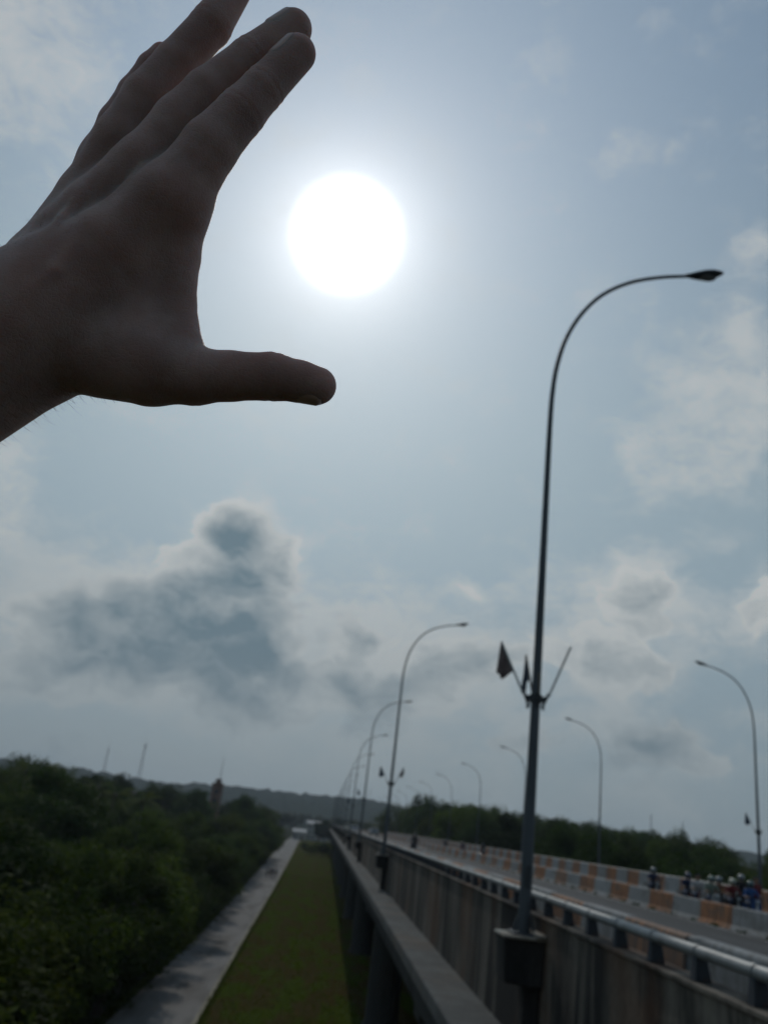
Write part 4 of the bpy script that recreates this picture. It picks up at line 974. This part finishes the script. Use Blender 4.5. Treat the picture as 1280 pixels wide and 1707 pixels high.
# both meet at one plane across the forearm, outside the picture
cut = hand_pt(-95, 642, -7); axn = hand_pt(70, 535, 6)-hand_pt(-120, 660, -8); axn /= np.linalg.norm(axn)
def halve(v_, q_, off, keep_positive):
    side = ((v_[q_]-cut)@axn-off)
    q_ = q_[(side.max(1) > 0) if keep_positive else (side.min(1) < 0)]
    bm = bmesh.new(); bm.from_mesh(mesh_np('half', v_, q_))
    bmesh.ops.delete(bm, geom=[x for x in bm.verts if not x.link_faces], context='VERTS')
    bmesh.ops.bisect_plane(bm, geom=list(bm.verts)+list(bm.edges)+list(bm.faces), plane_co=Vector((cut+axn*off).tolist()), plane_no=Vector(axn.tolist()), clear_inner=keep_positive, clear_outer=not keep_positive)
    me = bpy.data.meshes.new('half'); bm.to_mesh(me); bm.free()
    return me
def skin_material():
    m = bpy.data.materials.new('hand_skin'); m.use_nodes = True; T = NT(m.node_tree); b = m.node_tree.nodes['Principled BSDF']
    p = T.n('ShaderNodeTexCoord').outputs['Object']
    n1 = T.noise(p, 45, 5, 0.6)[0]; n2 = T.noise(p, 700, 3, 0.6)[0]; n3 = T.noise(p, 14, 3, 0.5)[0]
    vo = T.n('ShaderNodeTexVoronoi', feature='DISTANCE_TO_EDGE'); T.put(vo.inputs['Vector'], p); vo.inputs['Scale'].default_value = 620
    c = T.mix(T.ramp(n1, 0.35, 0.65), (0.37, 0.26, 0.23), (0.285, 0.185, 0.16)); c = T.mix(T.ramp(n3, 0.5, 0.75, 0, 0.5), c, (0.37, 0.20, 0.155))
    T.put(b.inputs['Base Color'], c); b.inputs['Roughness'].default_value = 0.6; b.inputs['Specular IOR Level'].default_value = 0.2
    b.inputs['Subsurface Weight'].default_value = 1.0; b.inputs['Subsurface Radius'].default_value = (1.0, 0.28, 0.14); b.inputs['Subsurface Scale'].default_value = 0.012
    vo2 = T.n('ShaderNodeTexVoronoi', feature='DISTANCE_TO_EDGE'); mpv = T.n('ShaderNodeMapping'); T.put(mpv.inputs['Vector'], p); mpv.inputs['Rotation'].default_value = (0.3, 0.2, 0.9); mpv.inputs['Scale'].default_value = (1, 0.35, 1)
    T.put(vo2.inputs['Vector'], mpv.outputs[0]); vo2.inputs['Scale'].default_value = 230
    hgt = T.m('ADD', T.m('MULTIPLY', T.ramp(vo.outputs['Distance'], 0.0, 0.12), 0.6), n2)
    hgt = T.m('MULTIPLY_ADD', T.ramp(vo2.outputs['Distance'], 0.0, 0.10), 0.22, hgt)
    bp = T.n('ShaderNodeBump'); bp.inputs['Strength'].default_value = 0.45; bp.inputs['Distance'].default_value = 0.0005
    T.put(bp.inputs['Height'], hgt); m.node_tree.links.new(bp.outputs[0], b.inputs['Normal'])
    MATS['hand_skin'] = m
    n = bpy.data.materials.new('nail'); n.use_nodes = True; b = n.node_tree.nodes['Principled BSDF']; b.inputs['Base Color'].default_value = (0.45, 0.28, 0.22, 1); b.inputs['Roughness'].default_value = 0.28; b.inputs['Subsurface Weight'].default_value = 0.3; b.inputs['Subsurface Radius'].default_value = (1, .4, .3); b.inputs['Subsurface Scale'].default_value = 0.003
    MATS['nail'] = n
skin_material()
bmh = bmesh.new(); bmh.from_mesh(halve(v, q, 0.0, True)); bmh.from_mesh(halve(v2, q2, -2.5, False))
rim = [e for e in bmh.edges if e.is_boundary and all(-4.0 < float((np.array(x.co[:])-cut)@axn) < 1.5 for x in e.verts)]
bmesh.ops.bridge_loops(bmh, edges=rim); bmesh.ops.recalc_face_normals(bmh, faces=bmh.faces)
base_o = to_world(np.array([hand_pt(60, 545, 6)]))[0]
co = np.array([x.co[:] for x in bmh.verts]); cw_ = to_world(co)-base_o
for x, c_ in zip(bmh.verts, cw_): x.co = c_
me_hand = bpy.data.meshes.new('person'); bmh.to_mesh(me_hand); bmh.free(); me_hand.materials.append(MATS['hand_skin'])
me_hand.polygons.foreach_set('use_smooth', [True]*len(me_hand.polygons))
hand = ob('person', me_hand, None, tuple(base_o))
tag(hand, 'outstretched bare left hand and forearm with fingers and thumb framing the sun', 'person')
def nail(Fg, dorsal, length=11.0, back=1.5, half=R(48)):
    a = hand_pt(*Fg[-2][:3]); b = hand_pt(*Fg[-1][:3]); ra, rb = Fg[-2][3]*MM, Fg[-1][3]*MM; L = np.linalg.norm(b-a); ax = (b-a)/L
    dn = np.array(dorsal, float); dn -= ax*(dn@ax); dn /= np.linalg.norm(dn); sd = np.cross(ax, dn); v = []; f = []; nu, nv = 9, 9
    for i in range(nu):
        s_ = L-length+back+(length+3.2)*i/(nu-1)-1.5; r_ = ra+(rb-ra)*min(1, s_/L)
        for j in range(nv):
            t = -1+2*j/(nv-1); an = half*t*(1-0.25*abs(i/(nu-1)-0.45))
            rise = 0.12-0.8*abs(t)**4-(0.8 if i == 0 else 0.0)-(0.5 if i == nu-1 else 0.0)
            over = max(0, s_-L); rr = math.sqrt(max(r_*r_*0.2, r_*r_-over*over*0.8))
            v.append(a+ax*(s_-0.8*abs(t)**2)+(dn*math.cos(an)+sd*math.sin(an))*(rr+rise))
    for i in range(nu-1):
        for j in range(nv-1): f.append([i*nv+j, i*nv+j+1, (i+1)*nv+j+1, (i+1)*nv+j])
    o = ob('fingernail', mesh_np('fingernail', to_world(np.array(v))-base_o, f, 'nail', True), hand)
    sm = o.modifiers.new('thickness', 'SOLIDIFY'); sm.thickness = 0.0004
nail(INDEX, (-0.62, 0.55, -0.35)); nail(MIDDLE, (-0.6, 0.6, -0.35)); nail(RING, (-0.6, 0.55, -0.4)); nail(THUMB, (0.1, -1.0, -0.22), 12.5)
def arm_hair():
    """fine hairs standing off the wrist, rooted in the skin"""
    me = hand.data; g = np.random.default_rng(3); m = MB(); n = 0
    co = v; fn = np.cross(co[q[:, 1]]-co[q[:, 0]], co[q[:, 2]]-co[q[:, 0]]); fn /= np.linalg.norm(fn, axis=1)[:, None]+1e-9
    ce = co[q].mean(1)
    d = np.array([ce[:, 0]/ce[:, 2]*1380+640, 853.5-ce[:, 1]/ce[:, 2]*1380]).T
    sel = np.where((d[:, 0] > -60) & (d[:, 0] < 190) & (d[:, 1]-d[:, 0]*0.2 > 330) & (ce[:, 2] < 352))[0]
    for i in g.choice(sel, 420, replace=False):
        p = ce[i]; nr = fn[i]; lay = np.array([0.75, -0.25, 0.0])+g.normal(0, 0.25, 3); L = g.uniform(3, 7)
        a = p-nr*0.3; b_ = p+nr*L*0.32+lay*L*0.35; c = p+nr*L*0.42+lay*L*0.8
        s_ = np.array([0.035, 0.02, 0]); w = to_world(np.array([a-s_, a+s_, b_+s_*.7, b_-s_*.7, c]))-base_o
        m.add(w, [[0, 1, 2, 3], [3, 2, 4]])
    mat('arm_hair', (0.03, 0.022, 0.018), 0.6)
    ob('arm_hair', mesh_np('arm_hair', m.v, m.f, 'arm_hair'), hand)
arm_hair()

# ------------------------------------------------------------------ haze in the air
def haze():
    m = bpy.data.materials.new('haze'); m.use_nodes = True; nt = m.node_tree; nt.nodes.clear()
    vol = nt.nodes.new('ShaderNodeVolumePrincipled'); vol.inputs['Color'].default_value = (0.80, 0.90, 1.0, 1); vol.inputs['Density'].default_value = 0.00016; vol.inputs['Anisotropy'].default_value = 0.2
    out = nt.nodes.new('ShaderNodeOutputMaterial'); nt.links.new(vol.outputs[0], out.inputs['Volume'])
    MATS['haze'] = m
    o = MB().box(-3600, 3600, -3600, 3600, -1.5, 125).ob('haze', 'haze')
    tag(o, 'thin bluish haze hanging over the whole landscape', 'haze', kind='stuff')
haze()
